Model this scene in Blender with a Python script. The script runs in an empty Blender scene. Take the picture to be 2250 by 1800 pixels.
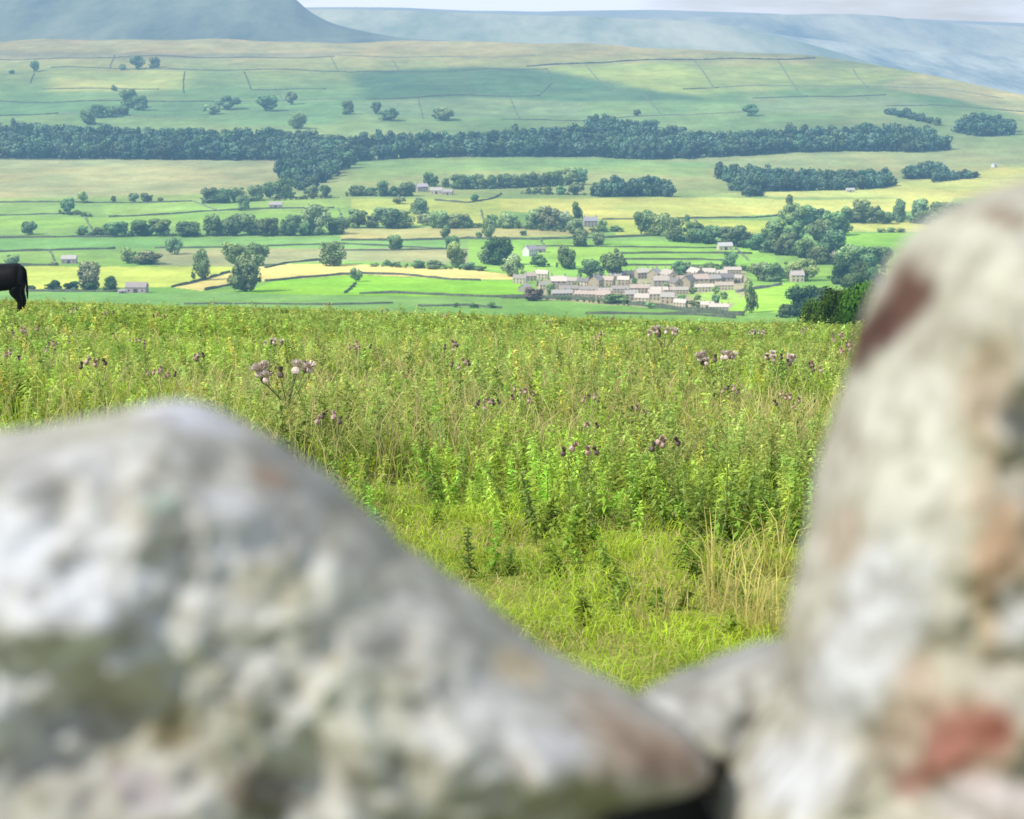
import bpy, bmesh, math, random
import numpy as np
from mathutils import Vector, Matrix
random.seed(7)
rng = np.random.default_rng(11)
R = math.radians
scene = bpy.context.scene
col = scene.collection

# ------------------------------------------------------------------ camera
W, H, F = 1225.0, 980.0, 2285.0          # working units for angles only
EYE = 1.55
PITCH = math.atan(475.0 / F)
CP, SP = math.cos(PITCH), math.sin(PITCH)
cam_d = bpy.data.cameras.new("camera")
cam = bpy.data.objects.new("camera", cam_d)
col.objects.link(cam)
cam.location = (0, 0, EYE)
cam.rotation_euler = (math.pi / 2 - PITCH, 0, 0)
cam_d.sensor_width = 36.0
cam_d.lens = 36.0 * F / W
cam_d.clip_start = 0.05
cam_d.clip_end = 40000
cam_d.dof.use_dof = True
cam_d.dof.focus_distance = 13.0
cam_d.dof.aperture_fstop = 8.0
scene.camera = cam

def ray(x, y):
    a = (np.asarray(x, float) - W / 2) / F
    b = (H / 2 - np.asarray(y, float)) / F
    dx = a
    dy = CP + b * SP
    dz = -SP + b * CP
    return dx / dy, dz / dy                # per unit of forward ground distance

def project(X, Y, Z):
    dz = Z - EYE
    dep = Y * CP - dz * SP
    up = Y * SP + dz * CP
    dep = np.maximum(dep, 1e-3)
    return W / 2 + F * X / dep, H / 2 - F * up / dep

def tslope(y):
    return np.tan(PITCH + np.arctan((np.asarray(y, float) - H / 2) / F))

# ------------------------------------------------------------------ terrain
PD = [0, 150, 300, 600, 800, 870, 950, 1050, 1150, 1250, 1350, 1550, 1850, 2300, 2600, 3200, 3700, 4000, 4300, 6000]
PY = [560, 520, 502, 478, 412, 384, 365, 351, 336, 318, 303, 272, 235, 189, 151, 100, 66, 45, 30, 0]
DG = np.arange(0, 6001, 10.0)
TG = np.interp(DG, PD, tslope(PY))
kern = np.hanning(17); kern /= kern.sum()
TG2 = np.convolve(np.pad(TG, 8, mode='edge'), kern, mode='valid')
CRX = [-400, 0, 550, 700, 820, 900, 980, 1040, 1100, 1225, 1500]
CRY = [46, 47, 48, 54, 57, 61, 65, 74, 87, 112, 165]

def zfun(X, Y):
    X = np.asarray(X, float); Y = np.asarray(Y, float)
    Yc = np.minimum(Y, 150.0)
    near = -(0.1212 * Yc + 0.00025 * np.maximum(Yc, 0) ** 2) - np.maximum(Y - 150, 0) * 0.19
    near = near - 0.030 * X * np.clip(1 - (Y - 100) / 300, 0, 1)
    near = near + 0.05 * np.sin(X * 1.1 + 0.6) * np.sin(Y * 0.8) * np.clip(Y / 10, 0, 1) + 0.10 * np.sin(X * 0.31 + 1) * np.sin(Y * 0.23 + 2) * np.clip(Y / 20, 0, 1)
    Ys = np.maximum(Y, 1.0)
    xx = W / 2 + F * 1.0 * (X / Ys)
    t = np.interp(Y, DG, TG2)
    tc = tslope(np.interp(xx, CRX, CRY))
    Dc = np.interp(-tc, -TG2[::1], DG)      # distance at which the slope reaches the crest line
    tcr = tc + np.maximum(Y - Dc, 0) * 0.0000085
    d = t - tcr
    k = 0.0012
    tt = 0.5 * (t + tcr + np.sqrt(d * d + k * k))
    t = np.where(Y > 2500, tt, t)
    und = (1.6 * np.sin(X / 130 + Y / 400 + 0.5) + 1.0 * np.sin(X / 61 - Y / 170) + 0.7 * np.sin(X / 29 + Y / 90)) / F
    und = und * np.clip((Y - 1000) / 500, 0, 1)
    far = EYE - (t + und) * Y
    w = np.clip((Y - 150) / 630, 0, 1); w = w * w * (3 - 2 * w)
    return near * (1 - w) + far * w

DS = np.arange(800, 4400, 6.0)
def at(x, y, dmin=800):
    """where the sight line meets the valley ground"""
    dx, dz = ray(x, y)
    D = DS[DS >= dmin]
    zr = EYE + dz * D
    zt = zfun(dx * D, D)
    below = np.nonzero(zr <= zt)[0]
    i = below[0] if len(below) else len(D) - 1
    if i > 0:
        a = zr[i - 1] - zt[i - 1]; b = zr[i] - zt[i]
        f = a / (a - b) if a != b else 0
        d = D[i - 1] + (D[i] - D[i - 1]) * min(max(f, 0), 1)
    else:
        d = D[0]
    return float(dx * d), float(d), float(zfun(dx * d, d))

NS = np.concatenate([np.arange(3.5, 78, 0.1)])
def near_at(x, y):
    dx, dz = ray(x, y)
    zr = EYE + dz * NS; zt = zfun(dx * NS, NS)
    b = np.nonzero(zr <= zt)[0]
    d = NS[b[0]] if len(b) else 76.0
    return float(dx * d), float(d), float(zfun(dx * d, d))

def ppm(d):
    return F / d / 1.0

# ------------------------------------------------------------------ helpers
def link(o, parent=None):
    col.objects.link(o)
    if parent is not None:
        o.parent = parent
    return o

def tag(o, label=None, cat=None, group=None, kind=None):
    if label: o['label'] = label
    if cat: o['category'] = cat
    if group: o['group'] = group
    if kind: o['kind'] = kind
    return o

def empty(name, loc=(0, 0, 0), rz=0):
    o = bpy.data.objects.new(name, None)
    o.empty_display_size = 0.2
    o.location = loc; o.rotation_euler = (0, 0, rz)
    return link(o)

def np_mesh(name, V, Q, C=None, smooth=False):
    me = bpy.data.meshes.new(name)
    V = np.asarray(V, np.float32).reshape(-1, 3); Q = np.asarray(Q, np.int32).reshape(-1, 4)
    me.vertices.add(len(V)); me.vertices.foreach_set('co', V.ravel())
    me.loops.add(Q.size); me.loops.foreach_set('vertex_index', Q.ravel())
    me.polygons.add(len(Q))
    me.polygons.foreach_set('loop_start', np.arange(0, Q.size, 4, dtype=np.int32))
    me.polygons.foreach_set('loop_total', np.full(len(Q), 4, np.int32))
    if smooth:
        me.polygons.foreach_set('use_smooth', np.ones(len(Q), bool))
    me.update(calc_edges=True)
    if C is not None:
        a = me.color_attributes.new('Col', 'FLOAT_COLOR', 'POINT')
        C = np.asarray(C, np.float32).reshape(-1, C.shape[-1])
        if C.shape[1] == 3:
            C = np.concatenate([C, np.ones((len(C), 1), np.float32)], 1)
        a.data.foreach_set('color', C.ravel())
    return me

def mobj(name, me, mat, parent=None):
    o = bpy.data.objects.new(name, me)
    if mat is not None and not me.materials:
        me.materials.append(mat)
    return link(o, parent)

def bm_mesh(name, bm, smooth=False):
    me = bpy.data.meshes.new(name)
    bm.normal_update()
    bm.to_mesh(me); bm.free()
    if smooth:
        me.polygons.foreach_set('use_smooth', np.ones(len(me.polygons), bool))
    return me

def copy_tree(o, parent=None):
    c = o.copy(); col.objects.link(c); c.parent = parent
    for ch in list(o.children):
        copy_tree(ch, c)
    return c

_lat = rng.random((256, 256))
def vnoise(x, y):
    x = np.asarray(x, float); y = np.asarray(y, float)
    xi = np.floor(x).astype(int); yi = np.floor(y).astype(int)
    fx = x - xi; fy = y - yi
    fx = fx * fx * (3 - 2 * fx); fy = fy * fy * (3 - 2 * fy)
    a = _lat[xi % 256, yi % 256]; b = _lat[(xi + 1) % 256, yi % 256]
    c = _lat[xi % 256, (yi + 1) % 256]; d = _lat[(xi + 1) % 256, (yi + 1) % 256]
    return (a * (1 - fx) + b * fx) * (1 - fy) + (c * (1 - fx) + d * fx) * fy

def fbm(x, y, n=4):
    s = 0; a = 0.5; t = 0
    for i in range(n):
        s = s + a * vnoise(x * 2 ** i + 17 * i, y * 2 ** i + 31 * i); t += a; a *= 0.5
    return s / t

# ------------------------------------------------------------------ materials
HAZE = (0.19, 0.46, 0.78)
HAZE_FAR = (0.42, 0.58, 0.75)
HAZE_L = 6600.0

def new_mat(name):
    m = bpy.data.materials.new(name); m.use_nodes = True
    nt = m.node_tree; nt.nodes.clear()
    return m, nt

def finish(m, nt, sh, haze=True):
    out = nt.nodes.new('ShaderNodeOutputMaterial')
    if not haze:
        nt.links.new(sh, out.inputs[0]); return m
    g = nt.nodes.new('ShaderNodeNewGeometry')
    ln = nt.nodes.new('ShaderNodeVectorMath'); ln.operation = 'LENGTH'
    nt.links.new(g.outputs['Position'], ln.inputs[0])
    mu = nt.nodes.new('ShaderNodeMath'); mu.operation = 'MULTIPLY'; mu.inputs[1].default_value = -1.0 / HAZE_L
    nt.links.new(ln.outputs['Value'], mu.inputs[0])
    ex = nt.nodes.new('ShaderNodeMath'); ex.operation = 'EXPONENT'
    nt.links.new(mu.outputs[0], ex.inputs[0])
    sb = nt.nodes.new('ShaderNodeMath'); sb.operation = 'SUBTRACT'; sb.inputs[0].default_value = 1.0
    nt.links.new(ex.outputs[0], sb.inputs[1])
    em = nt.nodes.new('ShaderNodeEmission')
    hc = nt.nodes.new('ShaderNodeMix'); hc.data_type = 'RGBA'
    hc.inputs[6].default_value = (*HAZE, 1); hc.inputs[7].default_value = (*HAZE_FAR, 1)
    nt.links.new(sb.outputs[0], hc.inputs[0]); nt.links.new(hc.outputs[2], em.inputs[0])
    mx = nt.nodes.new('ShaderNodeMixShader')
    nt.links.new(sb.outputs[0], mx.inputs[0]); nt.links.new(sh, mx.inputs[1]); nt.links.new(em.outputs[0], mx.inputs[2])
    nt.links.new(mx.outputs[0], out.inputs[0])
    m.cycles.emission_sampling = 'NONE'
    return m

def noise_node(nt, scale, detail=4, coord='Object', rough=0.55):
    tc = nt.nodes.new('ShaderNodeTexCoord')
    n = nt.nodes.new('ShaderNodeTexNoise')
    n.inputs['Scale'].default_value = scale; n.inputs['Detail'].default_value = detail
    n.inputs['Roughness'].default_value = rough
    if coord == 'World':
        g = nt.nodes.new('ShaderNodeNewGeometry'); nt.links.new(g.outputs['Position'], n.inputs['Vector'])
    else:
        nt.links.new(tc.outputs[coord], n.inputs['Vector'])
    return n.outputs['Fac']

def ramp(nt, fac, stops):
    r = nt.nodes.new('ShaderNodeValToRGB')
    el = r.color_ramp.elements
    while len(el) > 2: el.remove(el[-1])
    for i, (p, c) in enumerate(stops):
        e = el[i] if i < 2 else el.new(p)
        e.position = p; e.color = (*c, 1)
    nt.links.new(fac, r.inputs[0])
    return r.outputs[0]

def mulc(nt, a, b, fac=1.0):
    m = nt.nodes.new('ShaderNodeMix'); m.data_type = 'RGBA'; m.blend_type = 'MULTIPLY'
    m.inputs[0].default_value = fac
    nt.links.new(a, m.inputs[6]); nt.links.new(b, m.inputs[7])
    return m.outputs[2]

def attr(nt):
    a = nt.nodes.new('ShaderNodeAttribute'); a.attribute_name = 'Col'
    return a.outputs['Color']

def objcol(nt):
    return nt.nodes.new('ShaderNodeObjectInfo').outputs['Color']

def diff(nt, c, rough=0.9, spec=0.1, normal=None):
    p = nt.nodes.new('ShaderNodeBsdfPrincipled')
    nt.links.new(c, p.inputs['Base Color'])
    p.inputs['Roughness'].default_value = rough
    p.inputs['Specular IOR Level'].default_value = spec
    if normal is not None: nt.links.new(normal, p.inputs['Normal'])
    return p.outputs[0]

def bump(nt, h, strength, dist):
    b = nt.nodes.new('ShaderNodeBump'); b.inputs['Strength'].default_value = strength
    b.inputs['Distance'].default_value = dist
    nt.links.new(h, b.inputs['Height'])
    return b.outputs[0]

def mat_ground():
    m, nt = new_mat('pasture')
    c = attr(nt)
    n1 = ramp(nt, noise_node(nt, 0.02, 6, 'World', 0.65), [(0.25, (0.72, 0.74, 0.78)), (0.75, (1.22, 1.18, 1.1))])
    n2 = ramp(nt, noise_node(nt, 0.25, 5, 'World', 0.7), [(0.3, (0.78, 0.8, 0.8)), (0.7, (1.2, 1.18, 1.15))])
    c = mulc(nt, mulc(nt, c, n1), n2)
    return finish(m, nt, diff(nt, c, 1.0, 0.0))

def mat_leaf(name, trans=0.35, use_obj=False, haze=False):
    m, nt = new_mat(name)
    c = attr(nt)
    if use_obj: c = mulc(nt, c, objcol(nt))
    d = nt.nodes.new('ShaderNodeBsdfDiffuse'); nt.links.new(c, d.inputs[0]); d = d.outputs[0]
    if trans > 0:
        t = nt.nodes.new('ShaderNodeBsdfTranslucent'); nt.links.new(c, t.inputs[0])
        mx = nt.nodes.new('ShaderNodeMixShader'); mx.inputs[0].default_value = trans
        nt.links.new(d, mx.inputs[1]); nt.links.new(t.outputs[0], mx.inputs[2]); d = mx.outputs[0]
    return finish(m, nt, d, haze)

def mat_objnoise(name, scale, lo, hi, rough=0.9, spec=0.1, coord='Object'):
    m, nt = new_mat(name)
    n = ramp(nt, noise_node(nt, scale, 5, coord, 0.65), [(0.3, (lo,) * 3), (0.7, (hi,) * 3)])
    return finish(m, nt, diff(nt, mulc(nt, n, objcol(nt)), rough, spec))

def mat_flat(name, c, rough=0.8, spec=0.2, scale=3, var=0.25):
    m, nt = new_mat(name)
    n = ramp(nt, noise_node(nt, scale, 4), [(0.3, tuple(v * (1 - var) for v in c)), (0.7, tuple(v * (1 + var) for v in c))])
    return finish(m, nt, diff(nt, n, rough, spec))

def mat_rock():
    m, nt = new_mat('lichened_stone')
    c = attr(nt)
    n1 = ramp(nt, noise_node(nt, 30, 6, 'Object', 0.62), [(0.34, (0.80, 0.785, 0.73)), (0.50, (1.0, 0.99, 0.96)), (0.66, (1.12, 1.13, 1.14))])
    n2 = ramp(nt, noise_node(nt, 85, 5, 'Object', 0.6), [(0.34, (0.62, 0.59, 0.52)), (0.5, (1.0, 1.0, 0.98)), (0.66, (1.2, 1.21, 1.22))])
    c = mulc(nt, mulc(nt, c, n1), n2, 0.9)
    b = bump(nt, noise_node(nt, 40, 8, 'Object', 0.7), 0.6, 0.009)
    return finish(m, nt, diff(nt, c, 0.95, 0.1, b), False)

M = dict(
    ground=mat_ground(),
    weed=mat_leaf('weed_leaf', 0.46),
    weedobj=mat_leaf('thistle_leaf', 0.3),
    grass=mat_leaf('grass_blade', 0.46),
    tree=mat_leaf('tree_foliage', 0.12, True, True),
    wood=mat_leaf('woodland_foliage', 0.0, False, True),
    bark=mat_flat('bark', (0.10, 0.08, 0.06)),
    wall=mat_objnoise('house_stone', 1.2, 0.75, 1.2),
    roof=mat_objnoise('stone_slates', 2.5, 0.75, 1.2),
    pane=mat_flat('window_glass', (0.05, 0.055, 0.06), 0.15, 0.5),
    door=mat_flat('painted_door', (0.10, 0.09, 0.08)),
    dry=mat_objnoise('field_wall_stone', 0.6, 0.6, 1.4),
    rock=mat_rock(),
    cow=mat_flat('black_hide', (0.006, 0.006, 0.007), 0.6, 0.12, 8),
    hoof=mat_flat('hoof', (0.03, 0.028, 0.025)),
    hill=None,
)

# ------------------------------------------------------------------ ground sheet
BASE_Y = [40, 50, 62, 75, 90, 105, 118, 150, 175, 190, 215, 230, 245, 280, 300, 330, 352, 366, 376, 388, 420]
BASE_C = np.array([(0.46, 0.47, 0.25), (0.50, 0.50, 0.26), (0.48, 0.47, 0.22), (0.44, 0.49, 0.20), (0.30, 0.43, 0.16), (0.25, 0.40, 0.16), (0.21, 0.37, 0.15), (0.27, 0.42, 0.17),
    (0.33, 0.43, 0.19), (0.35, 0.43, 0.20), (0.31, 0.42, 0.18), (0.29, 0.43, 0.17), (0.24, 0.44, 0.14), (0.22, 0.43, 0.13), (0.23, 0.44, 0.13), (0.22, 0.46, 0.09),
    (0.18, 0.40, 0.09), (0.18, 0.40, 0.10), (0.18, 0.38, 0.09), (0.16, 0.34, 0.07), (0.12, 0.22, 0.05)])
G1 = (0.23, 0.56, 0.05); YG = (0.46, 0.62, 0.13); ST = (0.62, 0.63, 0.23)
FIELDS = [
    ([(-60, 190), (345, 190), (342, 222), (230, 232), (-60, 238)], (0.37, 0.45, 0.23)),
    ([(60, 84), (225, 84), (222, 106), (150, 109), (60, 110)], (0.50, 0.58, 0.20)),
    ([(-60, 60), (60, 62), (260, 64), (420, 62), (420, 66), (260, 70), (-60, 70)], (0.34, 0.36, 0.22)),
    ([(415, 87), (560, 80), (640, 82), (700, 93), (760, 104), (850, 119), (700, 121), (540, 119), (440, 120)], (0.13, 0.26, 0.13)),  # cloud shadow over the central hillside, painted as a darker field
    ([(650, 81), (817, 74), (870, 108), (850, 117), (760, 104)], (0.42, 0.56, 0.17)),
    ([(830, 80), (1000, 76), (1060, 92), (1040, 104), (880, 110)], (0.40, 0.52, 0.18)),
    ([(900, 118), (1060, 114), (1120, 126), (1040, 136), (900, 134)], (0.25, 0.36, 0.18)),
    ([(-60, 121), (262, 122), (250, 141), (60, 137), (-60, 141)], (0.17, 0.34, 0.15)),
    ([(262, 122), (420, 112), (440, 125), (400, 150), (250, 150)], (0.22, 0.40, 0.17)),
    ([(420, 122), (560, 116), (700, 122), (700, 140), (440, 140)], (0.25, 0.38, 0.19)),
    ([(1100, 86), (1300, 130), (1300, 160), (1150, 120), (1050, 104)], (0.50, 0.53, 0.25)),
    ([(1000, 130), (1300, 150), (1300, 166), (1000, 150)], (0.30, 0.42, 0.18)),
    ([(420, 192), (560, 188), (760, 190), (860, 196), (840, 212), (700, 206), (560, 205), (420, 218)], (0.26, 0.43, 0.16)),
    ([(860, 232), (1000, 226), (1100, 216), (1300, 186), (1300, 235), (1130, 238), (1000, 236), (940, 236)], (0.48, 0.60, 0.20)),
    ([(600, 238), (860, 236), (960, 240), (1140, 236), (1140, 252), (940, 256), (817, 262), (720, 262), (600, 252)], (0.52, 0.64, 0.19)),
    ([(420, 238), (600, 238), (600, 262), (560, 270), (420, 268)], (0.42, 0.58, 0.16)),
    ([(120, 243), (410, 238), (410, 249), (130, 260)], (0.27, 0.50, 0.14)),
    ([(-60, 258), (130, 260), (410, 250), (410, 266), (-60, 275)], (0.26, 0.50, 0.12)),
    ([(-60, 287), (560, 283), (540, 296), (138, 297), (-60, 302)], (0.20, 0.44, 0.14)),
    ([(408, 273), (720, 272), (700, 282), (408, 287)], (0.46, 0.52, 0.22)),
    ([(720, 262), (940, 264), (920, 280), (740, 284)], (0.45, 0.60, 0.14)),
    ([(1010, 268), (1120, 262), (1110, 278), (1010, 277)], (0.48, 0.60, 0.18)),
    ([(1000, 279), (1120, 278), (1110, 298), (1000, 297)], (0.26, 0.56, 0.09)),
    ([(190, 298), (560, 297), (560, 316), (400, 312), (300, 318), (180, 318)], (0.31, 0.39, 0.20)),
    ([(560, 287), (640, 287), (900, 290), (930, 312), (880, 330), (640, 330), (560, 318)], (0.25, 0.52, 0.10)),
    ([(-60, 319), (300, 319), (275, 326), (205, 343), (60, 347), (-60, 347)], YG),
    ([(205, 343), (275, 325), (330, 316), (420, 316), (560, 322), (622, 330), (622, 335), (540, 334), (430, 328), (320, 336), (275, 341), (240, 348)], ST),
    ([(285, 351), (330, 336), (430, 329), (540, 335), (622, 337), (626, 356), (560, 355), (408, 353)], G1),
    ([(50, 348), (285, 351), (408, 354), (600, 357), (600, 366), (-60, 372), (-60, 349)], (0.19, 0.42, 0.12)),
    ([(860, 345), (900, 342), (950, 338), (945, 372), (860, 378)], (0.28, 0.58, 0.08)),
    ([(1030, 338), (1060, 338), (1060, 350), (1030, 352)], (0.26, 0.56, 0.08)),
    ([(640, 336), (890, 322), (900, 345), (870, 372), (800, 370), (640, 358)], (0.34, 0.38, 0.24)),
    ([(820, 352), (880, 346), (890, 362), (850, 366)], (0.30, 0.54, 0.12)),
]
def inpoly(px, py, poly):
    r = np.zeros(px.shape, bool)
    n = len(poly)
    for i in range(n):
        x0, y0 = poly[i]; x1, y1 = poly[(i + 1) % n]
        if y0 == y1: continue
        c = (y0 > py) != (y1 > py)
        r ^= c & (px < (x1 - x0) * (py - y0) / (y1 - y0) + x0)
    return r

def build_ground():
    t_ = np.interp(DG, DG, TG2)
    ypix = H / 2 + F * np.tan(np.arctan(TG2) - PITCH)
    rows_v = []
    for y in np.arange(383, 44, -0.8):
        rows_v.append(np.interp(-y, -ypix[80:420], DG[80:420]))
    rows = np.concatenate([np.linspace(-14, 0, 8), np.linspace(0.5, 30, 90), np.linspace(30.5, 100, 70), np.geomspace(104, 855, 50),
                           np.array(rows_v), np.linspace(4210, 5200, 24)])
    rows = np.unique(np.round(rows, 3))
    s = np.linspace(-0.45, 0.45, 640)
    Y, S = np.meshgrid(rows, s, indexing='ij')
    X = S * (Y + 20)
    Z = zfun(X, Y)
    px, py = project(X, Y, Z)
    pxj = px + 3.0 * (fbm(px * 0.03, py * 0.12, 3) - 0.5); pyj = py + 1.6 * (fbm(px * 0.035 + 50, py * 0.1, 3) - 0.5)
    C = np.stack([np.interp(py, BASE_Y, BASE_C[:, k]) for k in range(3)], -1)
    far = Y > 840
    for poly, c in FIELDS:
        mk = inpoly(pxj, pyj, poly) & far
        C[mk] = c
    k3 = np.where(py > 200, 1.0, 0.6)[..., None]
    C = np.where(far[..., None], C * (1 + k3 * np.array([0.22, 0.0, -0.10])), C)
    # neighbouring pastures grade softly into each other up the slope
    Cb = C.copy()
    for _ in range(3):
        Cb[1:-1] = (Cb[:-2] + Cb[1:-1] + Cb[2:]) / 3
        for _k in range(3):
            Cb[:, 1:-1] = (Cb[:, :-2] + Cb[:, 1:-1] + Cb[:, 2:]) / 3
    wb = np.clip((260 - py) / 60, 0, 1)[..., None] * far[..., None]
    C = C * (1 - wb) + Cb * wb
    # mottling of the rough upper pastures
    n = fbm(X / 140, Y / 260, 4)[..., None]
    C = np.where(far[..., None], C * (0.72 + 0.56 * n), C)
    n3 = fbm(X / 22, Y / 60 + 5, 3)[..., None]; n4 = vnoise(X / 9, Y / 26)[..., None]
    C = np.where(far[..., None], C * (0.80 + 0.30 * n3 + 0.12 * n4) * (1 + 0.25 * (fbm(X / 55 + 3, Y / 90, 3)[..., None] - 0.5) * np.array([1.3, 0.2, 0.2])), C)
    C = np.where(far[..., None], C * np.interp(py, [45, 100, 190, 280, 330], [0.74, 0.80, 0.86, 0.92, 1.0])[..., None], C)  # colour darkened up the slope to stand in for cloud shadow
    # big soft patches of cloud shadow painted into the hillside colour
    up = np.clip((Y - 1900) / 900, 0, 1)[..., None]
    n2 = np.clip((fbm(X / 330 + 9, Y / 420 + 3, 3) - 0.52) * 5, 0, 1)[..., None]
    C = C * (1 - 0.33 * up * n2 * np.array([1.0, 0.75, 0.6]))
    nr = (Y < 160)
    nn = fbm(X * 0.5, Y * 0.5, 4)[..., None]
    Cn = np.array([0.16, 0.23, 0.03]) * (1 - nn) + np.array([0.36, 0.36, 0.10]) * nn
    C = np.where(nr[..., None], Cn, C)
    mid = (Y >= 160) & (Y <= 840)
    C[mid] = (0.12, 0.22, 0.05)
    nr_, nc = X.shape
    i = np.arange(nr_ * nc).reshape(nr_, nc)
    Q = np.stack([i[:-1, :-1], i[:-1, 1:], i[1:, 1:], i[1:, :-1]], -1)
    me = np_mesh('ground', np.stack([X, Y, Z], -1), Q, C, True)
    o = mobj('ground', me, M['ground'])
    tag(o, 'green pasture running down into the valley and up the far side', 'ground', kind='structure')
build_ground()

# ------------------------------------------------------------------ distant hills
def mat_hill(name, c0, c1, scale):
    m, nt = new_mat(name)
    g = nt.nodes.new('ShaderNodeNewGeometry'); mp = nt.nodes.new('ShaderNodeMapping'); mp.inputs['Scale'].default_value = (1, 0.22, 1)
    nn_ = nt.nodes.new('ShaderNodeTexNoise'); nn_.inputs['Scale'].default_value = scale; nn_.inputs['Detail'].default_value = 8; nn_.inputs['Roughness'].default_value = 0.68
    nt.links.new(g.outputs['Position'], mp.inputs[0]); nt.links.new(mp.outputs[0], nn_.inputs['Vector'])
    n = nn_.outputs['Fac']
    c = ramp(nt, n, [(0.36, c0), (0.62, c1)])
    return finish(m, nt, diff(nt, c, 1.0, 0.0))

def hill(label, tops, dtop, bots, dbot, mat, bump_px=1.0, rows=26, curve=1.0, back=900):
    x = np.arange(tops[0][0], tops[-1][0] + 1, 5.0)
    yt = np.interp(x, *zip(*tops)); yb = np.interp(x, *zip(*bots))
    k = np.hanning(7); k /= k.sum()
    yt = np.convolve(np.pad(yt, 3, mode='edge'), k, mode='valid')
    yt = yt + 1.4 * (fbm(x * 0.02 + dtop, x * 0 + 3, 4) - 0.5)
    V = []
    ts = np.linspace(0, 1, rows)
    for t in ts:
        d = dbot + (dtop - dbot) * t
        y = yb + (yt - yb) * t ** curve
        y = y + bump_px * 2 * (fbm(x * 0.02 + dtop, np.full_like(x, t * 4), 4) - 0.5) * math.sin(math.pi * t)
        a, b = ray(x, y)
        V.append(np.stack([a * d, np.full_like(x, d), EYE + b * d], -1))
    a, b = ray(x, yt)
    V.append(np.stack([a * (dtop + back), np.full_like(x, dtop + back), EYE + b * dtop - 0.12 * back], -1))
    V = np.array(V); n0, n1 = V.shape[:2]
    i = np.arange(n0 * n1).reshape(n0, n1)
    Q = np.stack([i[:-1, :-1], i[:-1, 1:], i[1:, 1:], i[1:, :-1]], -1)
    o = mobj('hill', np_mesh('hill', V, Q, None, True), mat)
    tag(o, label, 'hill', kind='structure')

hill('dark flat-topped hill rising beyond the pasture slope at upper left',
     [(-420, -22), (100, -20), (330, -14), (352, -4), (360, 5), (372, 15), (395, 27), (420, 34), (450, 41), (490, 46), (560, 50), (640, 60)], 5900,
     [(-420, 58), (640, 64)], 4900, mat_hill('shaded_heather_moor', (0.07, 0.10, 0.075), (0.24, 0.27, 0.18), 0.004), 1.5, curve=1.0)  # heather tone, with the cloud shadow over this hill also put into it
hill('pale moorland ridge behind the pasture slope',
     [(250, 12), (360, 11), (420, 11), (520, 14), (620, 18), (740, 21), (850, 27), (900, 37), (950, 48), (1000, 62), (1060, 80), (1150, 110), (1300, 160)], 6800,
     [(250, 70), (800, 75), (1300, 190)], 5600, mat_hill('pale_moor', (0.20, 0.27, 0.19), (0.60, 0.58, 0.42), 0.0022), 2.0)
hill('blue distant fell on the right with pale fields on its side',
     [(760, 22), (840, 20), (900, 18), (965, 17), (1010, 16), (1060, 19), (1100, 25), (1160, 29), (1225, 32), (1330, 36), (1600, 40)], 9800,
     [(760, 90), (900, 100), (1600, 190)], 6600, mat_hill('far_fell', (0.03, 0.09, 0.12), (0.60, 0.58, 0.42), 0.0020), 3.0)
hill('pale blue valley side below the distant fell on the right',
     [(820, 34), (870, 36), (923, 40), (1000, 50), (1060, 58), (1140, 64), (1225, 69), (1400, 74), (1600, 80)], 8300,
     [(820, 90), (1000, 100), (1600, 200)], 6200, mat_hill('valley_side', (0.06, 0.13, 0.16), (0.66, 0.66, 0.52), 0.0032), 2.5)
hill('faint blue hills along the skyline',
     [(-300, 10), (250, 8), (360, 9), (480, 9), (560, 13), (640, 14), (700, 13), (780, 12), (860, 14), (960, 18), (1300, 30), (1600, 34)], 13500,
     [(-300, 80), (1600, 120)], 9900, mat_hill('skyline_fell', (0.10, 0.18, 0.22), (0.40, 0.42, 0.38), 0.0012), 1.5)

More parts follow.
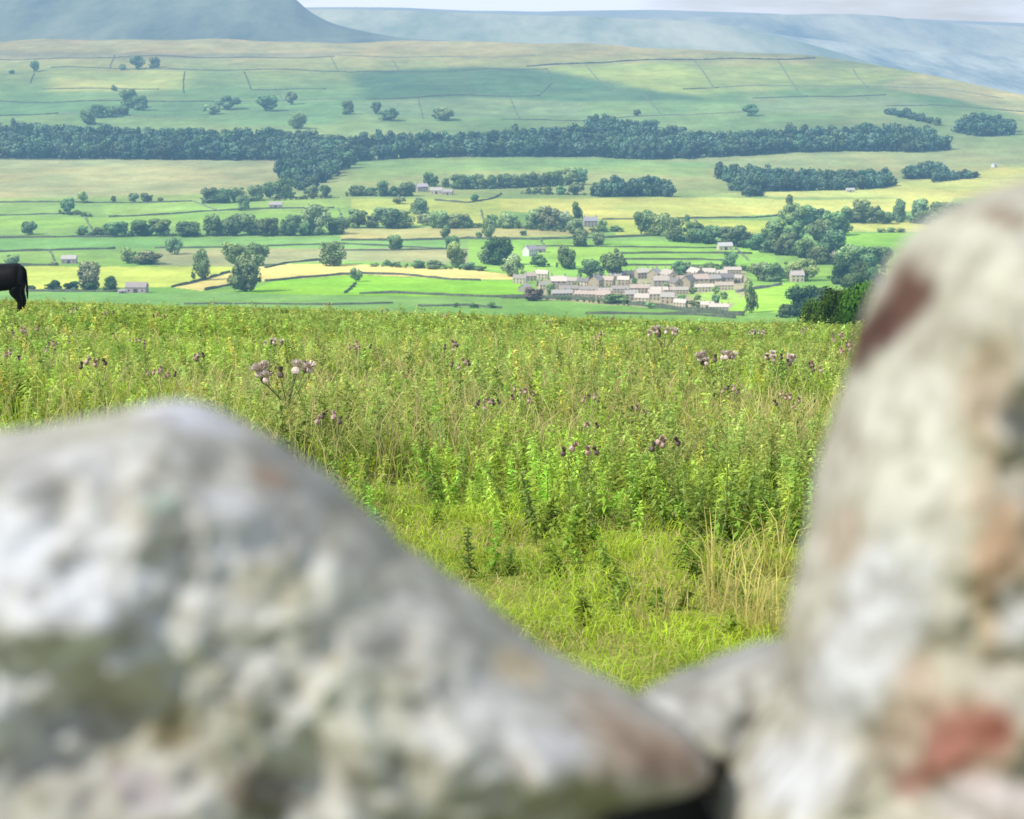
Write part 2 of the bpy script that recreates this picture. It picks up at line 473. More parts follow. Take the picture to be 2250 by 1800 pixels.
# ------------------------------------------------------------------ trees
def crown_arrays(seed, nblob, nleaf, leaf, squash=1.0, base=0.03, cone=0.0, lop=0.08):
    r = np.random.default_rng(seed)
    cs = []; 
    for i in range(nblob):
        h = base + 0.10 + (0.84 - base) * (i + r.random() * 0.6) / nblob
        env = math.sin(math.pi * min(max((h - base) / (1.02 - base), 0.04), 0.97)) ** 0.6
        env *= (1 - cone * h)
        a = r.random() * 2 * math.pi
        rad = 0.34 * env * math.sqrt(r.random())
        br = (0.14 + 0.10 * r.random()) * (0.7 + 0.4 * env)
        cs.append((rad * math.cos(a), rad * math.sin(a), min(h, 1 - br), br))
    la = r.random() * 6.28
    cs = [(x + lop * math.cos(la) * (z - 0.3), y + lop * math.sin(la) * (z - 0.3), z, b) for x, y, z, b in cs]
    for i in range(5):
        a = r.random() * 6.28; z = 0.12 + 0.8 * r.random()
        cs.append((0.44 * math.cos(a) * (1 - 0.6 * z * z), 0.44 * math.sin(a) * (1 - 0.6 * z * z), z, 0.06 + 0.05 * r.random()))
    cs.append((0, 0, 0.5, 0.26))
    cs = np.array(cs)
    w = cs[:, 3] ** 2; pick = r.choice(len(cs), nleaf, p=w / w.sum())
    d = r.normal(size=(nleaf, 3)); d /= np.linalg.norm(d, axis=1, keepdims=True)
    rr = cs[pick, 3] * (0.72 + 0.36 * r.random(nleaf))
    p = cs[pick, :3] + d * rr[:, None]
    nrm = d + 0.27 * r.normal(size=(nleaf, 3)); nrm /= np.linalg.norm(nrm, axis=1, keepdims=True)
    t = np.cross(nrm, r.normal(size=(nleaf, 3))); t /= np.linalg.norm(t, axis=1, keepdims=True)
    b = np.cross(nrm, t)
    sz = leaf * (0.6 + 0.8 * r.random(nleaf))
    t = t * sz[:, None]; b = b * (sz * 0.7)[:, None]
    V = np.stack([p - t, p - b, p + t, p + b], 1)
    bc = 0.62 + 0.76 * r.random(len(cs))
    c = bc[pick] * (0.88 + 0.24 * r.random(nleaf)) * (0.75 + 0.4 * p[:, 2]) * (0.85 + 0.22 * d[:, 2])  # crown tops and upper sides of clumps lighter: shading put into leaf colour
    C = np.stack([c * (1 + 0.10 * r.random(nleaf)), c, c * (0.85 + 0.2 * r.random(nleaf))], -1)
    C = np.repeat(C[:, None, :], 4, 1)
    return V, C

def crown_mesh(seed, nblob=13, nleaf=2200, leaf=0.05, **k):
    V, C = crown_arrays(seed, nblob, nleaf, leaf, **k)
    n = len(V)
    return np_mesh('crown', V, np.arange(n * 4).reshape(n, 4), C)

CROWNS = {
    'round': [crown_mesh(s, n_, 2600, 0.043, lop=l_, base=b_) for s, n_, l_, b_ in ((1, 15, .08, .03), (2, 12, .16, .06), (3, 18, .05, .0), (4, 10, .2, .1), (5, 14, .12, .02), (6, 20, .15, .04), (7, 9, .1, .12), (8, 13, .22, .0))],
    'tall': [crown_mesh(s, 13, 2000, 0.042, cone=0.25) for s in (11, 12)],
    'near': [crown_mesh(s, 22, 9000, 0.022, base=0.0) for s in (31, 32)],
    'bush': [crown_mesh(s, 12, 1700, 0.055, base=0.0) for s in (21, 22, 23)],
}
def trunk_mesh(seed):
    r = random.Random(seed)
    bm = bmesh.new()
    def limb(a, b, r0, r1):
        a = Vector(a); b = Vector(b); d = (b - a)
        q = d.to_track_quat('Z', 'Y').to_matrix()
        rings = []
        for (p, rad) in ((a, r0), (a.lerp(b, 0.5) + Vector((r.uniform(-.01, .01), r.uniform(-.01, .01), 0)), (r0 + r1) / 2), (b, r1)):
            rings.append([bm.verts.new(p + q @ Vector((rad * math.cos(k * math.pi / 3), rad * math.sin(k * math.pi / 3), 0))) for k in range(6)])
        for u, v in zip(rings, rings[1:]):
            for k in range(6):
                bm.faces.new((u[k], u[(k + 1) % 6], v[(k + 1) % 6], v[k]))
    limb((0, 0, -0.05), (0.01, 0, 0.38), 0.032, 0.022)
    for k in range(5):
        a = k * 1.3 + r.random()
        limb((0.01, 0, 0.24 + 0.03 * k), (0.26 * math.cos(a), 0.26 * math.sin(a), 0.5 + 0.07 * k), 0.014, 0.004)
    return bm_mesh('trunk', bm, True)
TRUNKS = [trunk_mesh(s) for s in (1, 2, 3)]
for me in TRUNKS: me.materials.append(M['bark'])
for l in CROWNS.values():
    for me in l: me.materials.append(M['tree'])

TONES = {'d': (0.19, 0.30, 0.125), 'm': (0.25, 0.37, 0.14), 'p': (0.30, 0.39, 0.19), 'g': (0.27, 0.36, 0.16), 'b': (0.09, 0.16, 0.06), 'n': (0.055, 0.12, 0.016), 'r': (0.17, 0.14, 0.11)}
tcount = [0]
def tree(x, y, w, h, label, tone='m', kind='round', group=None, pos=None, name=None, cat=None, vary=True):
    """x, y of the foot, width and height as seen; set on the ground where that sight line meets it"""
    k = tcount[0]; tcount[0] += 1
    r = random.Random(k * 7 + 3)
    X, Y, Z = pos if pos else at(x, y)
    s = math.hypot(Y, 0) / F * 1.015
    nm = name or ('bush' if kind == 'bush' else 'tree')
    e = empty(nm, (X, Y, Z - 0.2), r.random() * 6.28)
    ax_ = r.uniform(0.92, 1.12)
    e.scale = (w * s * ax_, w * s * 1.12, h * s * 1.03)
    cr = mobj('crown' if kind != 'bush' else 'foliage', r.choice(CROWNS[kind]), None, e)
    c = TONES[tone]; v = r.uniform(0.72, 1.3)
    cr.color = (c[0] * v * r.uniform(0.85, 1.25), c[1] * v, c[2] * v * r.uniform(0.85, 1.15), 1)
    mobj('trunk', r.choice(TRUNKS), None, e)
    tag(e, label, cat or ('bush' if kind == 'bush' else 'tree'), group)
    return e

ORD = ['first', 'second', 'third', 'fourth', 'fifth', 'sixth', 'seventh', 'eighth', 'ninth', 'tenth', 'eleventh', 'twelfth', 'thirteenth', 'fourteenth', 'fifteenth', 'sixteenth',
       'seventeenth', 'eighteenth', 'nineteenth', 'twentieth']
def row(desc, group, items, tone='m', kind='round'):
    items = sorted(items, key=lambda t: t[0])
    n = len(items)
    for i, it in enumerate(items):
        x, y, w, h = it[:4]
        tn = it[4] if len(it) > 4 else tone
        noun = 'bush' if kind == 'bush' else 'tree'
        pos = 'leftmost' if i == 0 else ('rightmost' if i == n - 1 else ORD[i])
        lab = f'{pos} {noun} ' + ('in ' if pos in ('leftmost', 'rightmost') else 'from left in ') + desc
        tree(x, y, w, h, lab, tn, kind, group)

# single trees on the valley floor, left
tree(15, 317, 20, 12, 'small dark tree showing just above the back of the black cow', 'd')
tree(107, 346, 32, 33, 'pale grey-green willow-like tree above the dark bushes at left', 'p')
row('the low dark row right of the cow', 'dark bushes along the wall beside the cow', [(37, 348, 13, 7), (63, 347.5, 22, 12), (85, 347.5, 22, 11), (109, 348, 20, 10)], 'b', 'bush')
tree(134, 348.5, 20, 18, 'small dark pointed tree just left of the stone farm building', 'b', 'tall')
tree(155, 315, 22, 19, 'left tree of the grey-green clump behind the yellow-green field', 'g')
tree(176, 316, 38, 15, 'wide low grey-green bush right of the clump behind the yellow-green field', 'g', 'bush')
tree(209, 304, 23, 20, 'small tree alone between two field walls above the yellow-green field', 'd')
tree(243, 335, 26, 36, 'tall narrow tree at the end of the straw field wall', 'd', 'tall')
tree(282, 319, 38, 29, 'left one of the two trees behind the big dark tree', 'm')
tree(307, 318, 34, 27, 'right one of the two trees behind the big dark tree', 'm')
tree(295, 349, 46, 44, 'big dark round tree standing at the left end of the bright green field', 'd')
tree(399, 318, 38, 28, 'round dark tree with bare trunk above the straw field', 'd')
tree(426, 337, 15, 17, 'scrubby hawthorn on the short wall between straw and bright green fields', 'g')
tree(35, 281, 22, 16, 'small round tree at far left end of the valley hedgerow wall', 'd')
row('the long tree line crossing the left valley floor', 'trees of the long line across the left valley floor',
    [(99, 281, 15, 11), (117, 281, 14, 9), (137, 283, 34, 18, 'd'), (170, 282, 31, 19), (193, 282, 32, 20), (225, 283, 34, 18), (255, 282, 30, 25), (283, 282, 33, 25), (303, 281, 28, 25),
     (324, 282, 30, 21), (347, 282, 27, 25), (364, 282, 22, 17), (381, 280, 40, 35), (403, 280, 26, 20), (429, 273, 28, 22), (446, 273, 20, 15), (464, 273, 40, 25), (483, 273, 28, 21)], 'd')
row('the middle tree line right of the farm pasture', 'trees of the middle line in the valley', [(508, 270, 17, 14, 'g'), (525, 273, 28, 21), (545, 273, 30, 18), (559, 272, 16, 12), (588, 272, 17, 15), (608, 273, 27, 18)], 'm')
row('the pale willow clump in the middle of the valley', 'pale willows in the middle of the valley', [(635, 273, 26, 22), (647, 273, 28, 26), (659, 274, 30, 27), (673, 273, 24, 20)], 'p')
tree(82, 255, 18, 19, 'taller of two trees on the wall in the upper left valley fields', 'd')
tree(99, 243, 13, 14, 'thin small tree behind the wall in the upper left valley fields', 'm')
row('the scattered shrubs beside the upper left wall', 'small bushes beside the upper left wall', [(92, 257, 9, 6), (100, 259.5, 8, 6), (136, 242, 7, 8), (192, 241, 8, 5)], 'm', 'bush')
tree(160, 242, 15, 11, 'left tree of a pair on the long pale wall, upper left valley', 'd')
tree(177, 242, 17, 11, 'right tree of a pair on the long pale wall, upper left valley', 'd')
row('the tree line below the wooded gill', 'trees of the line below the wooded gill', [(250, 243, 24, 18), (268, 243, 23, 17), (284, 242, 23, 18), (304, 240, 23, 18), (323, 237, 24, 19), (343, 237, 26, 23), (373, 236, 18, 14), (389, 237, 14, 16)], 'd')
tree(290, 252, 16, 18, 'single tree standing just below the tree line under the gill', 'd')
row('the short line left of the pale-roofed farm', 'trees in the short line left of the farm', [(427, 234, 25, 12), (443, 234, 16, 10), (458, 235, 18, 18), (472, 235, 18, 12), (486, 235, 22, 17)], 'd')
tree(516, 223, 18, 16, 'dark tree standing behind the pale-roofed farm', 'd')
tree(534, 224, 11, 11, 'small tree at the right end of the pale-roofed farm', 'd')
row('the long tree strip right of the pale-roofed farm', 'trees of the strip right of the farm', [(548, 226, 22, 17), (561, 226, 20, 16), (574, 226, 20, 17), (587, 226, 18, 16), (601, 225, 20, 17), (614, 225, 22, 16), (628, 224, 18, 16), (641, 224, 20, 18), (655, 223, 20, 17), (668, 222, 20, 18), (682, 221, 22, 20), (694, 221, 20, 19)], 'd')
row('the broken line left of the conifer plantation', 'bushes of the broken line left of the plantation', [(633, 231, 9, 6), (643, 231, 11, 7), (654, 232, 14, 9), (671, 233, 13, 11), (690, 233, 20, 15)], 'd', 'bush')
tree(568, 241, 11, 9, 'tiny bush on the field wall below the tree strip', 'd', 'bush')
tree(478, 244, 15, 9, 'low scrub in the pasture below the pale-roofed farm', 'g', 'bush')
tree(501, 256, 30, 18, 'spreading pale bushy tree in the pasture below the farm', 'g')
tree(533, 285, 14, 15, 'upper small tree of two on the centre field wall', 'd')
tree(541, 299, 19, 17, 'lower tree of two on the centre field wall', 'd')
tree(473, 299, 22, 18, 'round tree alone in the dull field left of centre', 'm')
tree(583, 286, 20, 24, 'dark upright tree at the left end of the tan strip', 'd', 'tall')
tree(573, 285, 9, 8, 'small bush beside the dark upright tree on the tan strip', 'd', 'bush')
tree(626, 282, 9, 7, 'tiny bush alone on the tan strip in mid valley', 'd', 'bush')
tree(690, 264, 17, 22, 'slender tree rising behind the pale willows', 'd', 'tall')
tree(688, 280, 23, 18, 'squat tree in front of the slender tree by the valley house', 'd')
tree(694, 295, 23, 21, 'dark round tree in the green fields below the valley house', 'd')
tree(716, 293, 15, 15, 'small round tree in the green fields right of the darker one', 'd')
tree(720, 277, 15, 14, 'tree at the right end of the lone valley house', 'm')
tree(736, 277, 16, 7, 'low bush right of the lone valley house', 'm', 'bush')
tree(767, 280, 30, 28, 'left of two big round trees above the green strip fields', 'd')
tree(788, 282, 30, 27, 'right of two big round trees above the green strip fields', 'd')
tree(546, 320, 27, 31, 'bushy tree rising from the thick hedge above the straw field', 'm')
row('the thick hedge above the straw field', 'bushes of the thick hedge above the straw field', [(462, 318, 11, 7), (474, 319, 10, 6), (500, 321, 17, 10), (520, 322, 21, 11), (560, 323, 20, 9), (575, 324, 14, 6)], 'd', 'bush')
tree(582, 316, 22, 21, 'smaller tree left of the dark clump by the white house', 'd')
tree(596, 317, 34, 33, 'dark round tree left of the white house', 'b')
tree(646, 319, 21, 14, 'round bush directly in front of the white house', 'm', 'bush')
tree(613, 331, 28, 27, 'pale grey tree at the left end of the village', 'p')
tree(681, 322, 27, 26, 'wide tree of the pair above the village roofs', 'd')
tree(673, 320, 15, 26, 'narrow tree of the pair above the village roofs', 'd', 'tall')
tree(708, 334, 34, 24, 'left dark tree of two behind the village centre', 'd')
tree(735, 333, 34, 30, 'right dark tree of two behind the village centre', 'd')
tree(738, 303, 7, 6, 'tiny bush on the field wall above the village', 'd', 'bush')
row('the tree row behind the right half of the village', 'trees behind the right half of the village', [(811, 329, 18, 17), (821, 328, 13, 16), (833, 331, 15, 13), (850, 328, 16, 14), (873, 322, 21, 21)], 'd')
tree(638, 360, 24, 16, 'dull reddish-grey bush at the left front of the village', 'r', 'bush')
tree(659, 355, 14, 17, 'small green tree among the left village houses', 'm')
tree(738, 363, 32, 12, 'dark low hedge clump in front of the village centre', 'd', 'bush')
row('the small trees among the village roofs', 'small trees among the village roofs', [(690, 347, 9, 10), (645, 343, 9, 9), (730, 350, 9, 9), (759, 342, 8, 10), (776, 347, 10, 9), (797, 348, 9, 10), (829, 352, 10, 9), (856, 352, 10, 10), (815, 361, 12, 9), (745, 363, 12, 9), (777, 369, 14, 8), (834, 361, 9, 9)], 'm')
tree(857, 366, 12, 14, 'small dark tree left of the tall columnar tree', 'd')
tree(866, 358, 10, 10, 'tiny bush on the green below the upper village houses', 'd', 'bush')
tree(834, 368, 24, 10, 'grey-green hedge in front of the lower village houses', 'g', 'bush')
tree(897, 374, 21, 40, 'tall columnar tree at the right end of the village', 'd', 'tall')
row('the clump between the village and the right cottage', 'trees between the village and the right cottage', [(907, 336, 28, 22), (924, 337, 26, 22)], 'd')
tree(963, 336, 32, 27, 'pale-leaved tree behind the right cottage', 'm')
tree(944, 333, 20, 20, 'small tree left behind the right cottage', 'm')
tree(1004, 340, 30, 30, 'dark tree behind the hillside thickets at right', 'b')
tree(1030, 342, 34, 28, 'dark tree beside the stone at far right of the valley', 'b')
tree(1024, 356, 38, 30, 'dark tree just left of the boulder above the near bushes', 'b')
tree(1048, 352, 32, 32, 'dark tree half hidden by the right boulder edge', 'b')
tree(958, 378, 44, 36, 'left part of the big dark thicket right of the village', 'b')
tree(985, 378, 44, 34, 'right part of the big dark thicket right of the village', 'b')
tree(938, 380, 18, 16, 'small dark bush left of the big dark thicket', 'b', 'bush')
tree(1012, 366, 40, 22, 'dull tree showing above the near green bushes', 'm')
row('the diagonal line rising right of the village', 'trees of the diagonal line right of the village',
    [(808, 289, 26, 28), (830, 290, 30, 24), (848, 292, 30, 22), (867, 292, 29, 21), (887, 295, 34, 25), (904, 299, 26, 19), (921, 302, 38, 38), (937, 305, 34, 27), (949, 294, 27, 29), (962, 309, 30, 24), (980, 290, 30, 27),
     (997, 303, 36, 28), (1017, 320, 40, 26), (1037, 321, 32, 26), (1055, 320, 28, 26), (980, 316, 30, 22)], 'd')
row('the upper line behind the right boulder', 'trees of the upper right line', [(950, 269, 36, 25), (967, 269, 28, 23), (983, 269, 25, 19), (998, 281, 42, 27), (1017, 266, 28, 18), (1037, 267, 36, 27), (1057, 268, 27, 16), (1075, 266, 19, 27), (1097, 267, 30, 28), (1109, 268, 30, 16), (1124, 264, 28, 22), (1146, 262, 26, 20)], 'd')
tree(944, 244, 11, 11, 'small tree alone in the yellow field below the right wood', 'm')
tree(822, 266, 9, 9, 'tiny tree on the yellow field edge right of centre', 'd')
row('the thin hedge on the bright field by the right boulder', 'bushes of the thin hedge by the right boulder', [(1054, 278, 12, 5), (1066, 278, 12, 6), (1078, 278, 12, 5)], 'm', 'bush')
tree(897, 139, 20, 14, 'round dark tree alone on the slope above the long wood', 'd')
tree(1121, 150, 11, 9, 'small round tree right of the sloping hillside copse', 'd')
# hillside trees, upper left and centre
tree(164, 83, 17, 16, 'larger of two trees on the sunlit hillside at upper left', 'd')
tree(184, 81, 14, 12, 'smaller of two trees on the sunlit hillside at upper left', 'd')
tree(147, 84, 9, 7, 'tiny pale bush left of the two sunlit hillside trees', 'm', 'bush')
tree(41, 86, 13, 13, 'lone tree on the hillside wall near the left edge', 'm')
tree(14, 88.5, 8, 5, 'tiny dark bush near the left edge of the hillside', 'd', 'bush')
tree(137, 109, 8, 7, 'tiny dark bush above the hillside clump at left', 'd', 'bush')
row('the clump climbing from the long wood at upper left', 'trees climbing from the long wood at upper left', [(108, 149, 25, 17), (118, 141, 22, 15), (134, 140, 20, 13), (147, 138, 17, 11), (153, 129, 22, 21), (167, 132, 18, 17)], 'd')
tree(253, 137, 19, 11, 'low pale bush left of the hillside pair', 'm', 'bush')
tree(274, 131, 30, 16, 'wide dark tree above the long wood left of centre', 'd')
tree(318, 133, 29, 19, 'wide dark tree right of the other above the long wood', 'd')
tree(349, 125, 15, 15, 'small dark tree higher than the wide pair on the hillside', 'd')
tree(356, 154, 21, 19, 'faint tree touching the upper edge of the long wood', 'm')
tree(415, 137, 15, 16, 'small tree left of the three hillside shrubs at centre', 'd')
tree(450, 137, 15, 15, 'upper tree of the joined pair on the central hillside', 'd')
tree(464, 144, 28, 14, 'lower wide tree of the joined pair on the central hillside', 'd', 'bush')
tree(530, 144, 27, 15, 'wide shrub alone on the central hillside', 'd', 'bush')
tree(762, 139, 9, 8, 'tiny bush above the long wood right of centre', 'd', 'bush')
# near trees on the slope just below the field
for (x, d, w, h, lab) in ((1000, 235.0, 6.4, 11.0, 'bright green leafy bush behind the weeds left of right boulder'),
                          (1028, 220.0, 5.6, 10.8, 'bright green bush half hidden by the right boulder')):
    dx, dz = ray(x, 380); X = float(dx * d); Z = float(zfun(X, d))
    s = d / F
    tree(0, 0, w / s, h / s * 0.84, lab, 'n', 'near', 'bushes just below the weedy field', pos=(X, d, Z))
X = float(ray(975, 380)[0] * 250.0)
tree(0, 0, 4.2 / (250 / F), 8.3 / (250 / F), 'lower bright green bush at the left of the near bushes', 'n', 'near', 'bushes just below the weedy field', pos=(X, 250.0, float(zfun(X, 250.0))))

# ------------------------------------------------------------------ woods that read as one mass
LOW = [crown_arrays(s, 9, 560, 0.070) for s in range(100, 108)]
def woodland(label, base_line, top_line, step, hpx, tone=(0.098, 0.178, 0.105), seed=1, maxrows=4):
    r = np.random.default_rng(seed)
    bx, by = zip(*base_line); tx, ty = zip(*top_line)
    Vs, Cs = [], []
    x = bx[0]
    while x <= bx[-1]:
        yb = np.interp(x, bx, by); yt = np.interp(x, tx, ty)
        hh = min(hpx, yb - yt)
        n = max(1, min(maxrows, int(round((yb - yt - hh) / (hpx * 0.35))) + 1))
        for k in range(n):
            f = k / max(n - 1, 1)
            y = yb + (yt + hh - yb) * f + r.uniform(-0.6, 0.6)
            X, Y, Z = at(x + r.uniform(-0.4, 0.4) * step, y)
            s = Y / F
            h = hh * s * r.uniform(0.78, 1.08) * (1.2 if r.random() < 0.10 else 1); w = max(step * 3.0, hpx * 1.1) * s * r.uniform(0.65, 1.3)
            V, C = LOW[r.integers(len(LOW))]
            a = r.random() * 6.28
            ca, sa = math.cos(a), math.sin(a)
            P = V.reshape(-1, 3)
            P = np.stack([(P[:, 0] * ca - P[:, 1] * sa) * w + X, (P[:, 0] * sa + P[:, 1] * ca) * w + Y, (P[:, 2] * 1.12 - 0.12) * h + Z], -1)
            Vs.append(P); v = r.uniform(0.65, 1.3)
            Cs.append(C.reshape(-1, 3) * np.array(tone) * v * np.array([r.uniform(0.85, 1.2), 1, r.uniform(0.8, 1.2)]))
        x += step * r.uniform(0.8, 1.2)
    V = np.concatenate(Vs); C = np.concatenate(Cs)
    o = mobj('woodland', np_mesh('woodland', V, np.arange(len(V)).reshape(-1, 4), C), M['wood'])
    tag(o, label, 'wood', kind='stuff')
woodland('long dark wood stretching right across the foot of the hillside',
         [(-110, 189), (345, 191), (400, 193), (440, 192), (480, 189), (560, 187), (700, 187), (760, 190), (830, 189), (890, 186), (950, 182), (1010, 180), (1090, 181), (1132, 179)],
         [(-110, 146), (0, 147), (100, 150), (130, 152), (345, 154), (410, 161), (560, 158), (640, 153), (720, 149), (780, 149), (830, 153), (870, 156), (950, 152), (1030, 150), (1065, 149), (1110, 152), (1132, 164)], 6.5, 21, seed=1)
woodland('narrow wooded gill running down from the long wood', [(338, 214), (352, 226), (372, 228), (386, 218), (402, 206), (424, 196)], [(338, 190), (352, 185), (372, 180), (386, 178), (402, 178), (424, 178)], 6, 19, seed=2)
woodland('dense dark plantation with a flat top right of centre', [(712, 235), (806, 235)], [(712, 219), (725, 213), (760, 211), (790, 209), (806, 217)], 6, 17, seed=3)
woodland('dark wood on the slope above the yellow field at right', [(862, 214), (880, 222), (896, 228), (930, 229), (980, 228), (1040, 226), (1072, 222)], [(862, 196), (880, 196), (930, 201), (980, 203), (1040, 202), (1060, 203), (1072, 210)], 6, 16, seed=4)
woodland('small tongue of trees below the left end of the right wood', [(876, 226), (898, 235), (910, 234)], [(876, 212), (898, 220), (910, 224)], 6, 12, seed=5)
woodland('square copse left of the twin copse behind the right boulder', [(1088, 214), (1140, 213)], [(1088, 196), (1110, 194), (1140, 197)], 6, 15, seed=6)
woodland('rounded copse right of the square one behind the right boulder', [(1118, 218), (1172, 212)], [(1118, 206), (1145, 202), (1172, 206)], 5, 12, seed=7)
woodland('thin sloping copse on the upper right hillside', [(1062, 137), (1085, 141), (1112, 148)], [(1062, 129), (1085, 130), (1112, 140)], 4, 9, seed=8)
woodland('rounded hillside copse near the right edge', [(1148, 158), (1165, 163), (1208, 161)], [(1148, 140), (1175, 136), (1208, 142)], 6, 16, seed=9)
woodland('copse on the upper edge of the long wood right of centre', [(708, 156), (745, 157)], [(708, 138), (730, 137), (745, 142)], 6, 14, seed=10)
woodland('low scrub beside the copse above the long wood', [(752, 154), (784, 154)], [(752, 144), (784, 144)], 5, 10, seed=11)

# ------------------------------------------------------------------ field walls
def field_wall(label, pts, h=1.5, c=(0.10, 0.11, 0.08), wid=0.8, seed=0):
    P = [np.array(at(x, y)) for x, y in pts]
    Q = []
    for a, b in zip(P, P[1:]):
        n = max(2, int(np.linalg.norm(b - a) / 7))
        for i in range(n):
            Q.append(a + (b - a) * i / n)
    Q.append(P[-1]); Q = np.array(Q)
    r = np.random.default_rng(len(pts) * 13 + int(pts[0][0] + pts[0][1]))
    Q[1:-1, :2] += r.normal(size=(len(Q) - 2, 2)) * 0.5
    z = zfun(Q[:, 0], Q[:, 1])
    d = np.gradient(Q[:, :2], axis=0); d /= np.linalg.norm(d, axis=1, keepdims=True) + 1e-9
    nrm = np.stack([-d[:, 1], d[:, 0]], -1)
    hh = h * 0.85 * (0.7 + 0.6 * r.random(len(Q)))
    V = []
    for (o, k) in ((-0.5, 0), (-0.28, 1), (0.28, 1), (0.5, 0)):
        V.append(np.stack([Q[:, 0] + nrm[:, 0] * o * wid, Q[:, 1] + nrm[:, 1] * o * wid, z - 0.4 + (hh + 0.4) * k], -1))
    V = np.stack(V, 1)
    n = len(Q); i = np.arange(n * 4).reshape(n, 4)
    F_ = [np.stack([i[:-1, k], i[1:, k], i[1:, k + 1], i[:-1, k + 1]], -1) for k in range(3)]
    F_.append(np.array([[i[0, 0], i[0, 1], i[0, 2], i[0, 3]], [i[-1, 3], i[-1, 2], i[-1, 1], i[-1, 0]]]))
    o = mobj('drystone_wall', np_mesh('drystone_wall', V, np.concatenate(F_), None), M['dry'])
    o.color = (*c, 1)
    tag(o, label, 'wall', 'drystone field walls in the valley')
DK = (0.10, 0.12, 0.075)
WALLS = [
    ('dark wall running along the front of the village', [(599, 357), (650, 357.5), (700, 359), (760, 365), (820, 373), (890, 378)], 2.4, DK),
    ('wall along the bottom of the bright green field', [(430, 352), (470, 351), (540, 354), (599, 356)], 1.6, DK),
    ('low wall in the green strip between weeds and bright field', [(220, 364.5), (320, 364), (400, 365), (470, 363)], 1.0, DK),
    ('broken wall below the bright green field near the weeds', [(500, 367), (560, 366), (600, 369)], 1.2, DK),
    ('lowest wall just above the weeds below the village', [(700, 376), (750, 376), (830, 377), (880, 381)], 1.6, DK),
    ('wall under the dark bushes beside the cow', [(30, 349), (140, 349.5)], 1.6, DK),
    ('wall rising along the left edge of the straw field', [(205, 344), (240, 336), (275, 326)], 1.6, DK),
    ('short wall below the straw strip left of the big tree', [(245, 347.5), (278, 341)], 1.6, DK),
    ('wall between straw field and bright green field', [(317, 337), (360, 333), (408, 329), (430, 328), (480, 329), (540, 335), (575, 336)], 1.6, DK),
    ('wall along the top of the straw field', [(317, 321), (345, 315), (388, 311)], 1.6, DK),
    ('short wall crossing the bright green field at its left', [(412, 351), (426, 340)], 1.4, DK),
    ('dark hedge wall left of the small barn', [(-40, 318), (70, 318)], 2.0, DK),
    ('long wall through the green fields on the left', [(-60, 303), (60, 300), (138, 298)], 1.6, DK),
    ('wall continuing right of the long left wall', [(185, 297), (345, 294), (410, 292), (530, 298)], 1.3, DK),
    ('wall along the foot of the long tree line', [(-60, 286), (100, 284), (140, 284)], 1.8, DK),
    ('wall through the upper left valley pastures', [(-60, 243), (60, 242), (230, 241)], 1.5, DK),
    ('wall crossing the left fields below the paired trees', [(-60, 259), (40, 257), (85, 256)], 1.3, DK),
    ('wall slanting below the small tree-line barn', [(130, 260), (250, 253), (400, 249)], 1.6, DK),
    ('wall below the tan strip in mid valley', [(408, 288), (480, 288), (560, 286), (640, 287), (720, 285), (790, 282)], 1.8, DK),
    ('wall below the dull field left of centre', [(408, 300), (470, 300), (540, 298)], 1.3, DK),
    ('upper wall of the green strip fields', [(640, 295), (745, 296), (860, 297)], 1.2, DK),
    ('middle wall of the green strip fields', [(735, 304), (830, 303), (900, 304)], 1.6, DK),
    ('lower wall of the green strip fields', [(745, 311), (840, 311), (880, 313)], 1.6, DK),
    ('lowest wall of the green strip fields behind the village', [(745, 318), (830, 318), (860, 318)], 1.2, DK),
    ('wall edging the yellow field right of centre', [(720, 263), (817, 262), (900, 261), (935, 258)], 1.6, DK),
    ('wall climbing out of the yellow pasture below the farm', [(520, 240), (560, 243), (590, 238), (600, 232)], 1.8, DK),
    ('long wall along the sunlit hillside at upper left', [(60, 81), (180, 83), (300, 84), (415, 86)], 1.8, DK),
    ('wall above the hillside clump on the left', [(-60, 119), (120, 121), (262, 122)], 2.0, DK),
    ('lowest hillside wall near the left edge', [(-60, 141), (0, 139), (70, 136)], 1.8, DK),
    ('short wall on the left hillside above the clump', [(50, 107), (120, 106), (190, 107)], 1.6, DK),
    ('upright wall down the sunlit hillside left of centre', [(221, 86), (219, 98), (220, 112)], 1.8, DK),
    ('second upright wall down the hillside left of centre', [(292, 86), (296, 96), (300, 108)], 1.8, DK),
    ('short flat wall joining the second upright wall', [(300, 108), (350, 107), (390, 107)], 1.6, DK),
    ('wall down the slope below the lone left tree', [(41, 88), (36, 100)], 1.6, DK),
    ('high wall near the top of the hillside at left', [(-60, 69), (140, 69), (300, 69), (400, 68)], 1.6, (0.09, 0.10, 0.07)),
    ('wall along the top of the shaded hillside patch', [(415, 87), (480, 86), (545, 85), (590, 83), (655, 83)], 2.0, DK),
    ('wall through the shaded hillside patch at centre', [(440, 119), (500, 117), (560, 114), (645, 115)], 2.0, DK),
    ('lowest hillside wall above the long wood at centre', [(600, 143), (650, 144), (705, 145)], 1.8, DK),
    ('long skyline wall crossing the hillside top', [(630, 80), (680, 77), (740, 74), (817, 72), (900, 71), (975, 70)], 2.6, (0.06, 0.07, 0.05)),
    ('wall across the right hillside above the lone tree', [(900, 118), (980, 116), (1060, 114)], 2.0, DK),
    ('short wall on the hillside right of the shaded patch', [(817, 107), (860, 105)], 1.8, DK),
    ('wall above the sloping copse at upper right', [(1060, 127), (1120, 126), (1225, 134)], 1.6, DK),
    ('wall beside the green field right of the village', [(880, 350), (905, 346), (935, 341)], 1.8, (0.25, 0.24, 0.2)),
    ('wall along the edge of the rough pasture under the long wood', [(-60, 191), (120, 191), (330, 192)], 1.2, DK),
]
